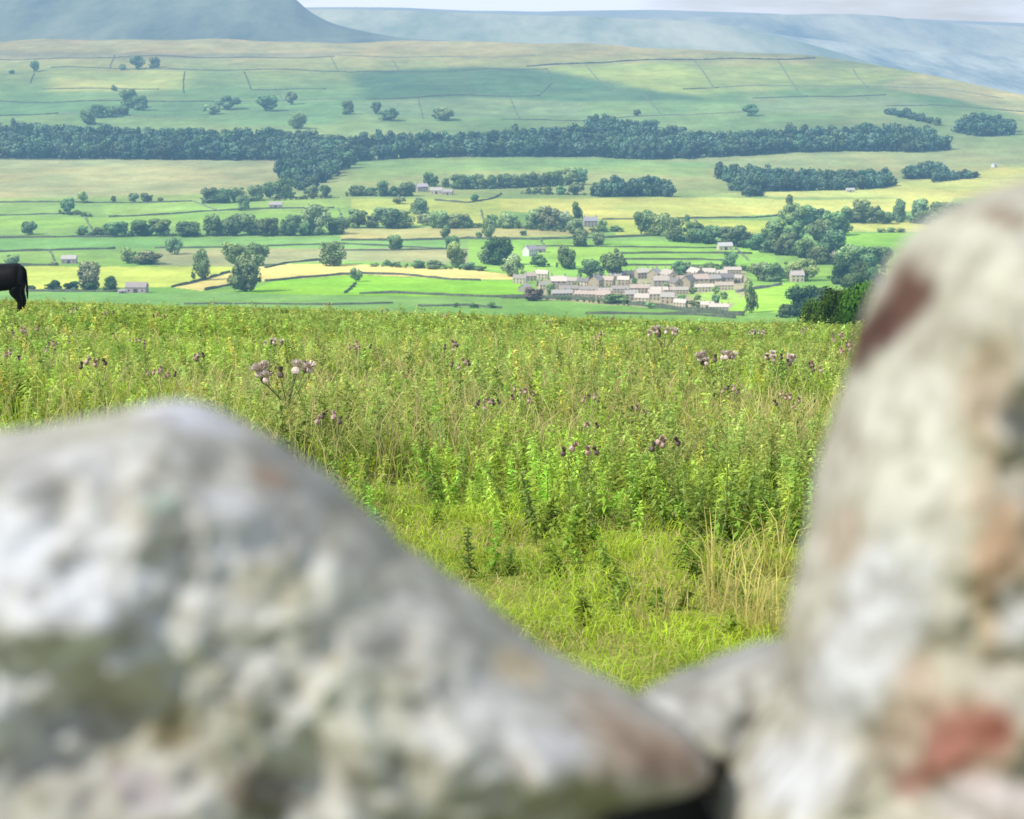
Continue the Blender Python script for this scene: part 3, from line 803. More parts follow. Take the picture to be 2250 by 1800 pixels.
def wall_row(desc, lst, h):
    lst = sorted(lst, key=lambda p: p[0][0])
    for i, p in enumerate(lst):
        w_ = 'leftmost' if i == 0 else ('rightmost' if i == len(lst) - 1 else f'{ORD[i]} from left')
        WALLS.append((f'{w_} of the {desc}', p, h, (0.19, 0.21, 0.14)))
wall_row('thin cross walls climbing the hillside above the long wood', [[(137, 66), (131, 82)], [(396, 69), (404, 85)], [(470, 72), (478, 86)], [(557, 86), (566, 113)], [(655, 84), (660, 100), (645, 115)], [(700, 78), (716, 96), (742, 112)],
    [(830, 72), (852, 104)], [(330, 109), (340, 121)], [(500, 118), (506, 142)], [(610, 117), (622, 143)], [(770, 112), (792, 138)], [(930, 72), (958, 114)], [(1020, 82), (1040, 110)]], 1.5)
wall_row('faint level walls linking the hillside pastures', [[(262, 122), (330, 121), (440, 119)], [(705, 145), (800, 138), (900, 134)], [(860, 105), (950, 103), (1040, 104)], [(405, 67), (540, 68), (640, 67)], [(1040, 104), (1130, 106), (1200, 118)], [(70, 136), (160, 139), (250, 141)]], 1.5)
wall_row('short cross walls between the valley floor fields', [[(230, 241), (262, 253)], [(404, 250), (412, 268)], [(100, 258), (112, 282)], [(575, 252), (580, 268)], [(645, 287), (652, 296)], [(830, 262), (842, 284)], [(300, 297), (317, 320)], [(60, 301), (66, 317)], [(880, 298), (895, 312)]], 1.3)
for lab, pts, h, c in WALLS:
    field_wall(lab, pts, h, c, wid=0.9)

# ------------------------------------------------------------------ hedges under the tree lines
def hedge(label, pts, hpx, seed, tone=(0.13, 0.21, 0.085)):
    r = np.random.default_rng(seed)
    P = [np.array(at(x, y)) for x, y in pts]
    Vs, Cs = [], []
    for a, b in zip(P, P[1:]):
        L = np.linalg.norm(b - a); n = max(2, int(L / 4.2))
        for i in range(n):
            if vnoise(a[0] * 0.02 + i * 0.3, seed * 3.1) < 0.22: continue
            q = a + (b - a) * (i + r.random()) / n
            h = hpx * q[1] / F * r.uniform(0.5, 1.25); w = h * r.uniform(1.1, 1.8)
            V, C = LOW[r.integers(len(LOW))]
            sel = r.random(len(V)) < 0.35
            p = V[sel].reshape(-1, 3) * np.array([w, w, h]) + np.array([q[0], q[1] + r.uniform(-1, 1), float(zfun(q[0], q[1])) - 0.1 * h])
            Vs.append(p); Cs.append(C[sel].reshape(-1, 3) * np.array(tone) * r.uniform(0.6, 1.35) * np.array([r.uniform(0.9, 1.3), 1, 1]))
    V = np.concatenate(Vs); C = np.concatenate(Cs)
    o = mobj('hedge', np_mesh('hedge', V, np.arange(len(V)).reshape(-1, 4), C), M['wood'])
    tag(o, label, 'hedge', 'hedgerows on the valley floor')
for i, a in enumerate((('hedge under the long tree line on the left valley floor', [(90, 282.5), (250, 282.5), (410, 281)], 8), ('hedge under the right part of the valley tree line', [(410, 273), (500, 273.5), (615, 273)], 8),
    ('hedge under the trees below the wooded gill', [(240, 243), (310, 241), (395, 237)], 7), ('hedge left of the pale-roofed farm', [(415, 235), (495, 235)], 6), ('hedge under the tree strip right of the farm', [(540, 226), (620, 225), (700, 221)], 8),
    ('ragged hedge under the diagonal tree line', [(800, 289), (850, 291.5), (905, 298), (960, 308), (1010, 319), (1060, 321)], 12), ('hedge under the upper right tree line', [(940, 269), (1010, 267), (1150, 262)], 9),
    ('hedge along the top of the straw field', [(440, 319), (500, 321), (580, 324)], 6), ('hedge among the willows in mid valley', [(620, 274), (690, 279), (745, 277)], 8), ('hedge behind the village houses', [(800, 329), (880, 322), (945, 335)], 8),
    ('scrub along the foot of the village', [(600, 357), (680, 360), (760, 367)], 5), ('hedge at the left by the small barn', [(-30, 318), (70, 317.5)], 4), ('hedge beside the cow joining the low dark bushes', [(25, 348.5), (90, 348.5), (145, 349)], 6),
    ('scrubby hedge on the upper left valley wall', [(70, 256), (110, 260)], 5), ('hedge left of the plantation', [(620, 232), (705, 234)], 5), ('low scrub below the bright green field', [(545, 368), (590, 369)], 8))):
    hedge(*a, seed=50 + i)

# ------------------------------------------------------------------ houses
def box_bm(bm, x0, x1, y0, y1, z0, z1):
    v = [bm.verts.new(p) for p in ((x0, y0, z0), (x1, y0, z0), (x1, y1, z0), (x0, y1, z0), (x0, y0, z1), (x1, y0, z1), (x1, y1, z1), (x0, y1, z1))]
    for f in ((0, 3, 2, 1), (4, 5, 6, 7), (0, 1, 5, 4), (1, 2, 6, 5), (2, 3, 7, 6), (3, 0, 4, 7)):
        bm.faces.new([v[i] for i in f])

def make_house(L, Wd, eave, ridge, cols, storeys, chims, porch=False, name='house', barn=False, windows=True):
    root = empty(name)
    bm = bmesh.new()
    hx, hy = L / 2, Wd / 2
    prof = [(-hy, -1.5), (hy, -1.5), (hy, eave), (0, ridge), (-hy, eave)]
    a = [bm.verts.new((-hx, y, z)) for y, z in prof]; b = [bm.verts.new((hx, y, z)) for y, z in prof]
    bm.faces.new(a[::-1]); bm.faces.new(b)
    for i in range(5):
        bm.faces.new((a[i], a[(i + 1) % 5], b[(i + 1) % 5], b[i]))
    w = mobj('wall', bm_mesh('wall', bm), M['wall'], root)
    bm = bmesh.new()
    o = 0.35; t = 0.22
    sl = (ridge - eave) / hy
    for sgn in (-1, 1):
        pts = []
        for X in (-hx - o, hx + o):
            pts.append([(X, sgn * (hy + o), eave - o * sl + 0.02), (X, 0, ridge + 0.02), (X, 0, ridge + t), (X, sgn * (hy + o), eave - o * sl + t)])
        A = [bm.verts.new(p) for p in pts[0]]; B = [bm.verts.new(p) for p in pts[1]]
        bm.faces.new(A); bm.faces.new(B[::-1])
        for i in range(4):
            bm.faces.new((A[i], B[i], B[(i + 1) % 4], A[(i + 1) % 4]))
    bmesh.ops.recalc_face_normals(bm, faces=bm.faces)
    rf = mobj('roof', bm_mesh('roof', bm), M['roof'], root)
    for cx in chims:
        bm = bmesh.new()
        box_bm(bm, cx - 0.45, cx + 0.45, -0.4, 0.4, ridge - 0.5, ridge + 1.3)
        box_bm(bm, cx - 0.52, cx + 0.52, -0.47, 0.47, ridge + 1.302, ridge + 1.45)
        for dx in (-0.22, 0.22):
            box_bm(bm, cx + dx - 0.12, cx + dx + 0.12, -0.12, 0.12, ridge + 1.452, ridge + 1.9)
        mobj('chimney', bm_mesh('chimney', bm), M['wall'], rf)
    if windows:
        for s in range(storeys):
            z = 1.0 + s * 2.5
            for i in range(cols):
                X = -hx + (i + 0.5) * L / cols
                if s == 0 and i == cols // 2: continue
                bm = bmesh.new(); box_bm(bm, X - 0.5, X + 0.5, -hy - 0.04, -hy + 0.1, z, z + 1.25)
                f = mobj('window', bm_mesh('window', bm), M['pane'], root)
                bm = bmesh.new(); box_bm(bm, X - 0.65, X + 0.65, -hy - 0.12, -hy + 0.05, z - 0.18, z - 0.003)
                mobj('sill', bm_mesh('sill', bm), M['wall'], f)
        for s in range(storeys):
            bm = bmesh.new(); z = 1.0 + s * 2.5
            box_bm(bm, hx - 0.1, hx + 0.04, -0.5, 0.5, z, z + 1.2)
            mobj('window', bm_mesh('window', bm), M['pane'], root)
    X = -hx + (cols // 2 + 0.5) * L / cols
    dw, dh = (1.4, 2.8) if barn else (0.55, 2.1)
    bm = bmesh.new(); box_bm(bm, X - dw, X + dw, -hy - 0.05, -hy + 0.1, 0, dh)
    mobj('door', bm_mesh('door', bm), M['door'], root)
    return root
PROTO = {
    'cottage': lambda: make_house(10, 7, 4.8, 7.4, 3, 2, (-4.3, 4.3), name='cottage'),
    'terrace': lambda: make_house(19, 7.2, 5.0, 7.8, 6, 2, (-8.8, -3, 3, 8.8), name='terrace'),
    'house': lambda: make_house(13, 8, 5.6, 8.8, 4, 2, (-5.8, 5.8), name='house'),
    'barn': lambda: make_house(13, 7.5, 3.9, 6.6, 3, 1, (), name='barn', barn=True),
}
protos = {}
def place_house(kind, x, y, wpx, rot, label, wallc, roofc, group=None, cat=None, pos=None):
    if kind not in protos:
        o = PROTO[kind](); protos[kind] = o
    else:
        o = copy_tree(protos[kind])
        for k in ('group',):
            if k in o: del o[k]
    X, Y, Z = at(x, y)
    L = {'cottage': 10.7, 'terrace': 19.7, 'house': 13.7, 'barn': 13.7}[kind]
    s = 0.82 * wpx * Y / F / (L * abs(math.cos(rot)) + 7 * abs(math.sin(rot)))
    o.location = (X, Y, Z + 0.1); o.rotation_euler = (0, 0, rot); o.scale = (s, s, s * random.uniform(0.95, 1.1))
    for ch in o.children:
        if ch.name.startswith('wall'): ch.color = (*wallc, 1)
        if ch.name.startswith('roof'):
            ch.color = (*roofc, 1)
            for c2 in ch.children: c2.color = (*[v * 0.9 for v in wallc], 1)
        for c2 in ch.children:
            if c2.name.startswith('sill'): c2.color = (0.5, 0.46, 0.38, 1)
    tag(o, label, cat or ('barn' if kind == 'barn' else 'house'), group)
    return o
STONE = (0.46, 0.39, 0.27); CREAM = (0.58, 0.51, 0.36); GREY = (0.38, 0.34, 0.28); WHITE = (0.70, 0.68, 0.62)
RO = [(0.48, 0.42, 0.35), (0.58, 0.51, 0.43), (0.36, 0.325, 0.28), (0.64, 0.55, 0.46), (0.24, 0.22, 0.20), (0.52, 0.42, 0.34), (0.44, 0.41, 0.36)]
ROWS = [
    ('back row of the village', [(737, 334, 20), (752, 332, 24), (768, 333, 22), (783, 335, 22), (800, 337, 22), (816, 338, 20), (832, 334, 22), (848, 332, 20), (861, 331, 20), (876, 328, 24)]),
    ('second row of the village', [(622, 339, 20), (634, 336, 19), (648, 334, 20), (668, 345, 22), (684, 342, 20), (698, 343, 20), (713, 344, 22), (728, 342, 20), (746, 341, 18), (791, 343, 22), (808, 346, 20), (822, 344, 22), (838, 342, 22), (853, 340, 22), (868, 339, 22), (882, 338, 18)]),
    ('middle row of the village', [(628, 349, 18), (652, 347, 18), (680, 351, 28), (704, 352, 26), (722, 353, 24), (742, 351, 26), (766, 351, 30), (788, 352, 26), (812, 352, 26), (842, 349, 28), (866, 347, 26)]),
    ('front row of the village', [(672, 357, 30), (700, 358, 30), (722, 360, 22), (755, 359, 20), (768, 363, 22), (784, 359, 22), (799, 363, 22), (814, 368, 20), (846, 369, 20), (860, 373, 28)]),
]
kinds = ['cottage', 'terrace', 'house', 'cottage', 'house', 'barn']
rr = random.Random(5)
for desc, items in ROWS:
    for i, (x, y, w) in enumerate(items):
        w = w * 1.1
        k = 'terrace' if w >= 26 else rr.choice(['cottage', 'house', 'cottage', 'house', 'barn'])
        rot = rr.choice([0, 0.15, -0.2, 0.4, -0.45, 1.2, -1.1, 0.1]) if k != 'terrace' else rr.choice([0.05, -0.12, 0.15])
        wc = rr.choice([STONE, CREAM, GREY, STONE, CREAM]); rc = rr.choice(RO)
        adj = {STONE: 'brown stone', CREAM: 'cream walled', GREY: 'grey stone'}[wc]
        noun = {'cottage': 'cottage', 'terrace': 'terrace', 'house': 'house', 'barn': 'outbuilding'}[k]
        p = 'leftmost building' if i == 0 else ('rightmost building' if i == len(items) - 1 else f'{ORD[i]} building from left')
        place_house(k, x, y, w, rot, f'{adj} {noun}, {p} in the {desc}', wc, rc, 'stone buildings of the village')
place_house('house', 634, 306, 22, 0.9, 'white house with bright gable in fields above the village', WHITE, (0.42, 0.38, 0.38))
place_house('barn', 646, 302, 18, 0.1, 'grey-roofed outbuilding joined behind the white house', GREY, (0.30, 0.27, 0.27))
place_house('barn', 867, 299, 24, 0.2, 'pale-roofed shed in the green fields above the village', CREAM, (0.56, 0.54, 0.52))
place_house('cottage', 953, 337, 22, 0.1, 'small cottage with pale roof right of the village', CREAM, (0.50, 0.44, 0.40))
place_house('cottage', 997, 309, 13, 1.2, 'gabled house peeping from the trees on the right', STONE, (0.5, 0.44, 0.43))
place_house('house', 706, 271, 22, 0.1, 'lone grey house among trees in mid valley', GREY, (0.36, 0.34, 0.36))
place_house('barn', 83, 315, 23, 0.05, 'small stone field barn with pale roof left of the willow', (0.36, 0.32, 0.30), (0.50, 0.46, 0.42))
place_house('barn', 164, 350, 33, -0.08, 'grey-pink stone farm building above the weeds at left', (0.42, 0.34, 0.33), (0.36, 0.31, 0.29))
place_house('barn', 146, 351, 13, 0.5, 'low lean-to left of the grey-pink farm building', (0.36, 0.30, 0.30), (0.42, 0.36, 0.36))
place_house('barn', 330, 249, 20, 0.05, 'pinkish field barn below the wooded gill', (0.42, 0.36, 0.34), (0.46, 0.41, 0.38))
place_house('barn', 1033, 180, 12, 0.2, 'tiny pale barn at the foot of the long wood', CREAM, (0.52, 0.50, 0.45))
place_house('house', 505, 229, 18, 0.3, 'left building of the pale-roofed farm', GREY, (0.48, 0.42, 0.45))
place_house('barn', 522, 232, 18, 0.0, 'middle building of the pale-roofed farm', CREAM, (0.50, 0.45, 0.42))
place_house('barn', 536, 233, 16, -0.2, 'right building of the pale-roofed farm', GREY, (0.42, 0.38, 0.36))
place_house('barn', 1017, 230, 13, 0.1, 'tiny barn below the wood above the yellow field', CREAM, (0.50, 0.48, 0.44))
place_house('house', 1189, 200, 9, 0.9, 'tiny white house behind the top of the right boulder', WHITE, (0.5, 0.46, 0.46))

# ------------------------------------------------------------------ near field: weeds and grass
def in_view_points(n, d0, d1, margin=1.25):
    d = np.sqrt(rng.uniform(d0 * d0, d1 * d1, n))
    x = rng.uniform(-1, 1, n) * (0.268 * margin) * d
    return x, d

def quads_out(name, V, C, mat, parent=None):
    n = V.shape[0]
    return mobj(name, np_mesh(name, V, np.arange(n * 4).reshape(n, 4), C), mat, parent)

def leafy(x, y, h, nleaf, hue, lmul=1.0, z=None, r=rng, spread=1.0):
    """upright leafy weeds: returns quads (n,4,3) and colours"""
    P = len(x)
    z = zfun(x, y) if z is None else z
    i = np.arange(nleaf)[None, :]
    t = 0.08 + 0.92 * ((i + r.random((P, nleaf))) / nleaf)
    az = r.random((P, 1)) * 6.28 + i * 2.4 + r.normal(size=(P, nleaf)) * 0.3
    lean = r.normal(size=(P, 2)) * 0.20
    bx = x[:, None] + lean[:, :1] * t * h[:, None]
    by = y[:, None] + lean[:, 1:] * t * h[:, None]
    bz = z[:, None] + t * h[:, None]
    L = (0.022 + 0.070 * np.sqrt(np.clip(1.12 - t, 0.05, 1))) * (0.6 + 0.6 * r.random((P, nleaf))) * lmul * (0.6 + 0.6 * h[:, None])
    tilt = 0.75 * (t - 0.35) + r.normal(size=(P, nleaf)) * 0.5
    ox, oy = np.cos(az), np.sin(az)
    ct, st = np.cos(tilt), np.sin(tilt)
    Ls = L * spread
    tip = np.stack([bx + ox * Ls * ct, by + oy * Ls * ct, bz + L * st - 0.25 * L], -1)
    base = np.stack([bx, by, bz], -1)
    mid = base * 0.52 + tip * 0.48; mid[..., 2] += 0.16 * L
    wv = np.stack([-oy * L * 0.2, ox * L * 0.2, r.normal(size=L.shape) * 0.05 * L], -1)
    V = np.stack([base, mid - wv, tip, mid + wv], 2)
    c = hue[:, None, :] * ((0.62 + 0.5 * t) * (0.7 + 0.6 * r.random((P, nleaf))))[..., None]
    c = np.repeat(c[:, :, None, :], 4, 2)
    V = V.reshape(-1, 4, 3); C = c.reshape(-1, 4, 3)
    # stems
    a = r.random(P) * 3.14; w = 0.0035 + 0.003 * h
    sv = np.stack([np.cos(a) * w, np.sin(a) * w, 0 * a], -1)
    b0 = np.stack([x, y, z], -1); b1 = np.stack([x + lean[:, 0] * h, y + lean[:, 1] * h, z + h], -1)
    S = np.stack([b0 - sv, b0 + sv, b1 + sv * 0.5, b1 - sv * 0.5], 1)
    sc = np.repeat((hue * np.array([1.15, 0.85, 0.9]))[:, None, :], 4, 1)
    return np.concatenate([V, S]), np.concatenate([C, sc])

def blades(x, y, h, w, hue, bend=0.5, r=rng):
    P = len(x); z = zfun(x, y)
    a = r.random(P) * 6.28; b = bend * (0.3 + r.random(P))
    f = r.random(P) * 6.28
    wv = np.stack([np.cos(f) * w, np.sin(f) * w, 0 * f], -1)
    p0 = np.stack([x, y, z - 0.01], -1)
    p1 = np.stack([x + np.cos(a) * b * h * 0.35, y + np.sin(a) * b * h * 0.35, z + h * 0.6], -1)
    p2 = np.stack([x + np.cos(a) * b * h * 1.0, y + np.sin(a) * b * h * 1.0, z + h * (1 - 0.35 * b)], -1)
    V = np.stack([np.stack([p0 - wv, p0 + wv, p1 + wv * 0.7, p1 - wv * 0.7], 1), np.stack([p1 - wv * 0.7, p1 + wv * 0.7, p2 + wv * 0.1, p2 - wv * 0.1], 1)], 1).reshape(-1, 4, 3)
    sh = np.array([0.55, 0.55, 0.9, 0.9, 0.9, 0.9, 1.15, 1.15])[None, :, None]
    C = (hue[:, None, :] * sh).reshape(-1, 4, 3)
    return V, C

GREENW = np.array([0.35, 0.50, 0.085]); OLIVE = np.array([0.38, 0.48, 0.13]); DARKW = np.array([0.22, 0.34, 0.08]); TAN = np.array([0.66, 0.58, 0.25]); BRIGHT = np.array([0.54, 0.70, 0.07]); YEL = np.array([0.58, 0.56, 0.13])
def mixh(n, a, b, f, var=0.2):
    f = np.clip(f, 0, 1)[:, None]
    h = a * (1 - f) + b * f
    return h * (1 + var * rng.normal(size=(n, 1))).clip(0.5, 1.6) * (1 + 0.06 * rng.normal(size=(n, 3)))

def weed_density(x, y):
    n = fbm(x * 0.22 + 40, y * 0.16 + 7, 3)
    edge = 8.5 + 3.0 * (vnoise(x * 1.3 + 3, y * 0.5) - 0.5) + 1.8 * (vnoise(x * 3.1, y * 1.2 + 8) - 0.5) - 0.25 * x
    d = np.clip((y - edge) / 2.4, 0, 1) ** 0.7
    px = W / 2 + F * x / np.maximum(y, 1)
    # open, lower grass on the left below the weeds
    left = np.clip((640 - px) / 150, 0, 1) * np.clip((14.5 - y) / 3, 0, 1)
    stray = 0.06 * np.clip((vnoise(x * 2.3 + 20, y * 1.7) - 0.55) * 5, 0, 1) * (y > 6.8)
    return np.maximum(d * np.clip(0.35 + (n - 0.30) * 2.6, 0.12, 1) * (1 - 0.85 * left), stray)

def seen(x, y):
    px, py = project(x, y, zfun(x, y) + 0.2)
    return np.where((y < 16) & ((px < 230) | (px > 1110) | (py > 900)), 0.3, 1.0)

def cow_gap(x, y):
    return ((np.abs(x + 13.3) < 2.4) & (y > 36) & (y < 51)) | ((np.abs(x * 50 / y + 13.0) < 1.6) & (y > 30) & (y < 50))

Vs, Cs = [], []
for (d0, d1, dens, nl, lm) in ((6.5, 14, 60, 56, 0.88), (14, 24, 30, 46, 1.15), (24, 42, 15, 30, 1.65), (42, 84, 9, 18, 2.4)):
    area = 0.268 * 1.25 * (d1 * d1 - d0 * d0)
    n = int(area * dens)
    x, y = in_view_points(n, d0, d1)
    keep = rng.random(n) < weed_density(x, y) * seen(x, y)
    x, y = x[keep], y[keep]; n = len(x)
    big = fbm(x * 0.35 + 5, y * 0.25 + 60, 3)
    h = (0.16 + 0.62 * np.clip(big - 0.15, 0, 1)) * (0.45 + 0.85 * rng.random(n) ** 1.3)
    h *= np.clip(0.55 + (y - 9.0) * 0.12, 0.30, 1.0)
    lim = np.clip(0.62 - (y - 20) * 0.012, 0.20, 1) * np.where(rng.random(n) < 0.11, 1.5 + 1.1 * rng.random(n), 1.0)
    h = np.minimum(h, lim * (0.75 + 0.4 * rng.random(n)))
    h = np.where(cow_gap(x, y), h * 0.7, h)
    tone = fbm(x * 0.5 + 90, y * 0.3 + 11, 3)
    hue = mixh(n, GREENW, OLIVE, (tone - 0.35) * 3 + (y - 18) / 35, 0.22)
    yel = (rng.random(n) < 0.06 * np.clip((y - 8) / 12, 0, 1))[:, None]
    hue = np.where(yel, YEL * (0.8 + 0.4 * rng.random((n, 1))), hue)
    hue = hue * (0.70 + 0.65 * fbm(x * 0.9 + 33, y * 0.35 + 21, 3))[:, None]
    dk = (rng.random(n) < 0.10 + 0.12 * (y > 16))[:, None]
    hue = np.where(dk, DARKW * (0.7 + 0.7 * rng.random((n, 1))), hue)
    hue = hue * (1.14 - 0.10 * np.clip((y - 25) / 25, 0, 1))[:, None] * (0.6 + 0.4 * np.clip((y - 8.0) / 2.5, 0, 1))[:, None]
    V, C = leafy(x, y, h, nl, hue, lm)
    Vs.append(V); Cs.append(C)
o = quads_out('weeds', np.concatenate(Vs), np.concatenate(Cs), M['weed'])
tag(o, 'dense mass of leafy green nettles and thistles covering the field', 'weeds', kind='stuff')

Vs, Cs = [], []
def straw_patch(x, y):
    n = fbm(x * 0.30 + 13, y * 0.2 + 77, 3)
    return np.clip((n - 0.50) * 6, 0, 1)
for (d0, d1, dens, w, hm) in ((4.2, 8, 2000, 0.0024, 0.8), (8, 12, 1500, 0.0028, 0.8), (12, 18, 420, 0.0045, 1.1), (18, 30, 170, 0.007, 1.2), (30, 84, 30, 0.012, 1.0)):
    n = int(0.268 * 1.25 * (d1 * d1 - d0 * d0) * dens)
    x, y = in_view_points(n, d0, d1)
    k_ = (rng.random(n) < seen(x, y)) & ((y > 12.5) | (rng.random(n) < 0.30 + 4.0 * np.clip(fbm(x * 2.6 + 11, y * 2.2, 2) - 0.36, 0, 1))); x, y = x[k_], y[k_]; n = len(x)
    sp = straw_patch(x, y)
    wd = weed_density(x, y)
    g = fbm(x * 1.3, y * 1.3 + 9, 3)
    h = (0.05 + 0.16 * g + 0.13 * np.clip((y - 9) / 6, 0, 1)) * hm * (0.6 + 0.8 * rng.random(n))
    isdry = rng.random(n) < (0.08 + 0.30 * sp + 0.55 * np.clip((fbm(x * 0.9 + 70, y * 0.7, 3) - 0.46) * 6, 0, 1) * (y < 11))
    h = np.where(isdry & (y > 11), h * 1.5 + 0.05, h)
    h = np.minimum(h, np.clip(0.55 - (y - 20) * 0.012, 0.16, 1) * (0.7 + 0.4 * rng.random(n)))
    h = np.where(y < 12, h * (0.25 + 1.5 * np.clip(fbm(x * 2.4 + 5, y * 2.0, 2) - 0.1, 0, 1)), h)
    h = np.where(cow_gap(x, y), h * 0.4, h)
    hue = mixh(n, BRIGHT, GREENW, (fbm(x * 0.8 + 3, y * 0.8, 3) - 0.42) * 2 + (y - 12) / 25, 0.2)
    hue = hue * np.where(y < 12, 0.72 + 0.56 * vnoise(x * 3 + 30, y * 2.4), 1.0)[:, None]
    hue = np.where(isdry[:, None], TAN * (0.65 + 0.6 * rng.random((n, 1))), hue)
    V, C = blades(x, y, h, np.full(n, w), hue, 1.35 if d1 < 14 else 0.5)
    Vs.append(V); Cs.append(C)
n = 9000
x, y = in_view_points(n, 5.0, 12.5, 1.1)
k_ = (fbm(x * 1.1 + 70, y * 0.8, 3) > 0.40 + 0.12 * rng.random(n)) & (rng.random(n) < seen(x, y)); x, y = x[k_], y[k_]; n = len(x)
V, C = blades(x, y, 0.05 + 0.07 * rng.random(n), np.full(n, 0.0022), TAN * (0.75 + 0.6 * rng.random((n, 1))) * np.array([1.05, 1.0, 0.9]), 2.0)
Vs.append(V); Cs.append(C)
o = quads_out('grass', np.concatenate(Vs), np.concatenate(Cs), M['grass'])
tag(o, 'bright green meadow grass with dry straw blades between the weeds', 'grass', kind='stuff')

# tall dry grass tufts near the wall
def tuft(px, py, n, hmax, label, lean=0.0):
    X, Y, Z = near_at(px, py)
    r = np.random.default_rng(int(px))
    e_x = X + r.normal(size=n) * 0.05; e_y = Y + r.normal(size=n) * 0.05
    h = hmax * (0.45 + 0.55 * r.random(n))
    hue = TAN * (0.95 + 0.5 * r.random((n, 1))) * np.array([1.05, 1.05, 0.8])
    V, C = blades(e_x, e_y, h, np.full(n, 0.0032), hue, 0.6, r)
    V = V - np.array([X, Y, Z]); 
    me = np_mesh('grass_tuft', V, np.arange(len(V) * 4).reshape(-1, 4), C)
    o = mobj('grass_tuft', me, M['grass']); o.location = (X, Y, Z)
    tag(o, label, 'grass tuft', 'tall dry grass tufts near the wall')
tuft(858, 735, 30, 0.62, 'tallest straw-yellow grass tuft, in the grass left of the right boulder')
tuft(905, 765, 50, 0.48, 'thick straw-coloured grass tuft touching the right boulder')
tuft(780, 752, 16, 0.46, 'sparse straw grass tuft left of the tallest one')
tuft(925, 690, 24, 0.46, 'upper straw grass tuft beside the right boulder')

# ------------------------------------------------------------------ thistles
def thistle_head_mesh(seed, fluffy):
    r = np.random.default_rng(seed)
    bm = bmesh.new()
    prof = [(0.000, 0.000), (0.010, 0.003), (0.015, 0.012), (0.014, 0.021), (0.009, 0.028)]
    rings = []
    for rad, z in prof:
        rings.append([bm.verts.new((rad * math.cos(k * math.pi / 4) + 1e-5 * k, rad * math.sin(k * math.pi / 4), z)) for k in range(8)])
    for a, b in zip(rings, rings[1:]):
        for k in range(8): bm.faces.new((a[k], a[(k + 1) % 8], b[(k + 1) % 8], b[k]))
    bm.faces.new(rings[-1])
    for k in range(46 if fluffy else 30):
        a = r.random() * 6.28; sp = (r.random() ** 0.5) * (1.1 if fluffy else 0.6); L = (0.030 if fluffy else 0.024) * (0.7 + 0.5 * r.random())
        d = Vector((math.sin(sp) * math.cos(a), math.sin(sp) * math.sin(a), math.cos(sp)))
        s = Vector((-math.sin(a), math.cos(a), 0)) * (0.0022 if fluffy else 0.0017)
        p = Vector((0, 0, 0.022)) + d * 0.004; q = p + d * L
        bm.faces.new([bm.verts.new(v) for v in (p - s, p + s, q + s * 1.6, q - s * 1.6)])
    return bm_mesh('flower_head', bm)
M['head_mauve'] = mat_flat('mauve_thistle_head', (0.48, 0.34, 0.28), 0.9, 0.05, 60, 0.45)
M['head_fluff'] = mat_flat('thistle_down', (0.64, 0.53, 0.46), 0.9, 0.05, 60, 0.4)
M['head_brown'] = mat_flat('dry_thistle_head', (0.17, 0.13, 0.11), 0.9, 0.05, 60, 0.5)
HEADM = {}
for nm in ('head_mauve', 'head_fluff', 'head_brown'):
    l = [thistle_head_mesh(s, nm == 'head_fluff') for s in (1, 2)]
    for me in l: me.materials.append(M[nm])
    HEADM[nm] = l
def make_thistle(seed, h, nheads, mats, dark=True, leafn=44):
    r = np.random.default_rng(seed)
    root = empty('thistle')
    hue = (np.array([[0.28, 0.39, 0.10]]) if dark else np.array([[0.15, 0.23, 0.06]]))
    xs, ys, hs = [0.0], [0.0], [h * 0.92]
    for k in range(3):
        xs.append(r.normal() * 0.07); ys.append(r.normal() * 0.07); hs.append(h * r.uniform(0.6, 0.85))
    V, C = leafy(np.array(xs), np.array(ys), np.array(hs), leafn, np.repeat(hue, 4, 0), 0.85, z=np.zeros(4), r=r)
    quads_out('foliage', V, C, M['weedobj'], root)
    rr_ = random.Random(seed)
    for k in range(max(3, int(nheads * 0.75))):
        a = r.random() * 6.28; rad = 0.16 * math.sqrt(r.random()); z = h * (1.0 - 0.9 * rad * rad / 0.03 * 0.12) + r.normal() * 0.02
        nm = rr_.choice(mats)
        o = mobj('flower_head', rr_.choice(HEADM[nm]), None, root)
        s = rr_.uniform(1.15, 1.5) * (1.05 if nheads > 12 else 0.95)
        o.location = (rad * math.cos(a), rad * math.sin(a), z); o.scale = (s, s, s)
        o.rotation_euler = (rr_.uniform(-0.5, 0.5), rr_.uniform(-0.5, 0.5), 0)
        # thin flower stalk is modelled as a sub-part of its head
        bm = bmesh.new()
        inv = Matrix.LocRotScale(o.location, o.rotation_euler.to_quaternion(), o.scale).inverted()
        p = inv @ Vector((rad * 0.25 * math.cos(a), rad * 0.25 * math.sin(a), h * 0.72)); q = Vector((0, 0, 0.002))
        for ax in (Vector((0.0022, 0, 0)), Vector((0, 0.0022, 0))):
            bm.faces.new([bm.verts.new(v) for v in (p - ax, p + ax, q + ax, q - ax)])
        mobj('stalk', bm_mesh('stalk', bm), M['stalk'], o)
    return root
M['stalk'] = mat_flat('thistle_stalk', (0.14, 0.17, 0.07), 0.8, 0.1, 20)
TH = {
    'fluff': make_thistle(31, 0.58, 13, ['head_fluff', 'head_fluff', 'head_mauve', 'head_brown']),
    'mauve': make_thistle(32, 0.52, 10, ['head_mauve', 'head_brown', 'head_mauve']),
    'brown': make_thistle(33, 0.50, 6, ['head_brown', 'head_brown', 'head_mauve']),
}
used = set()
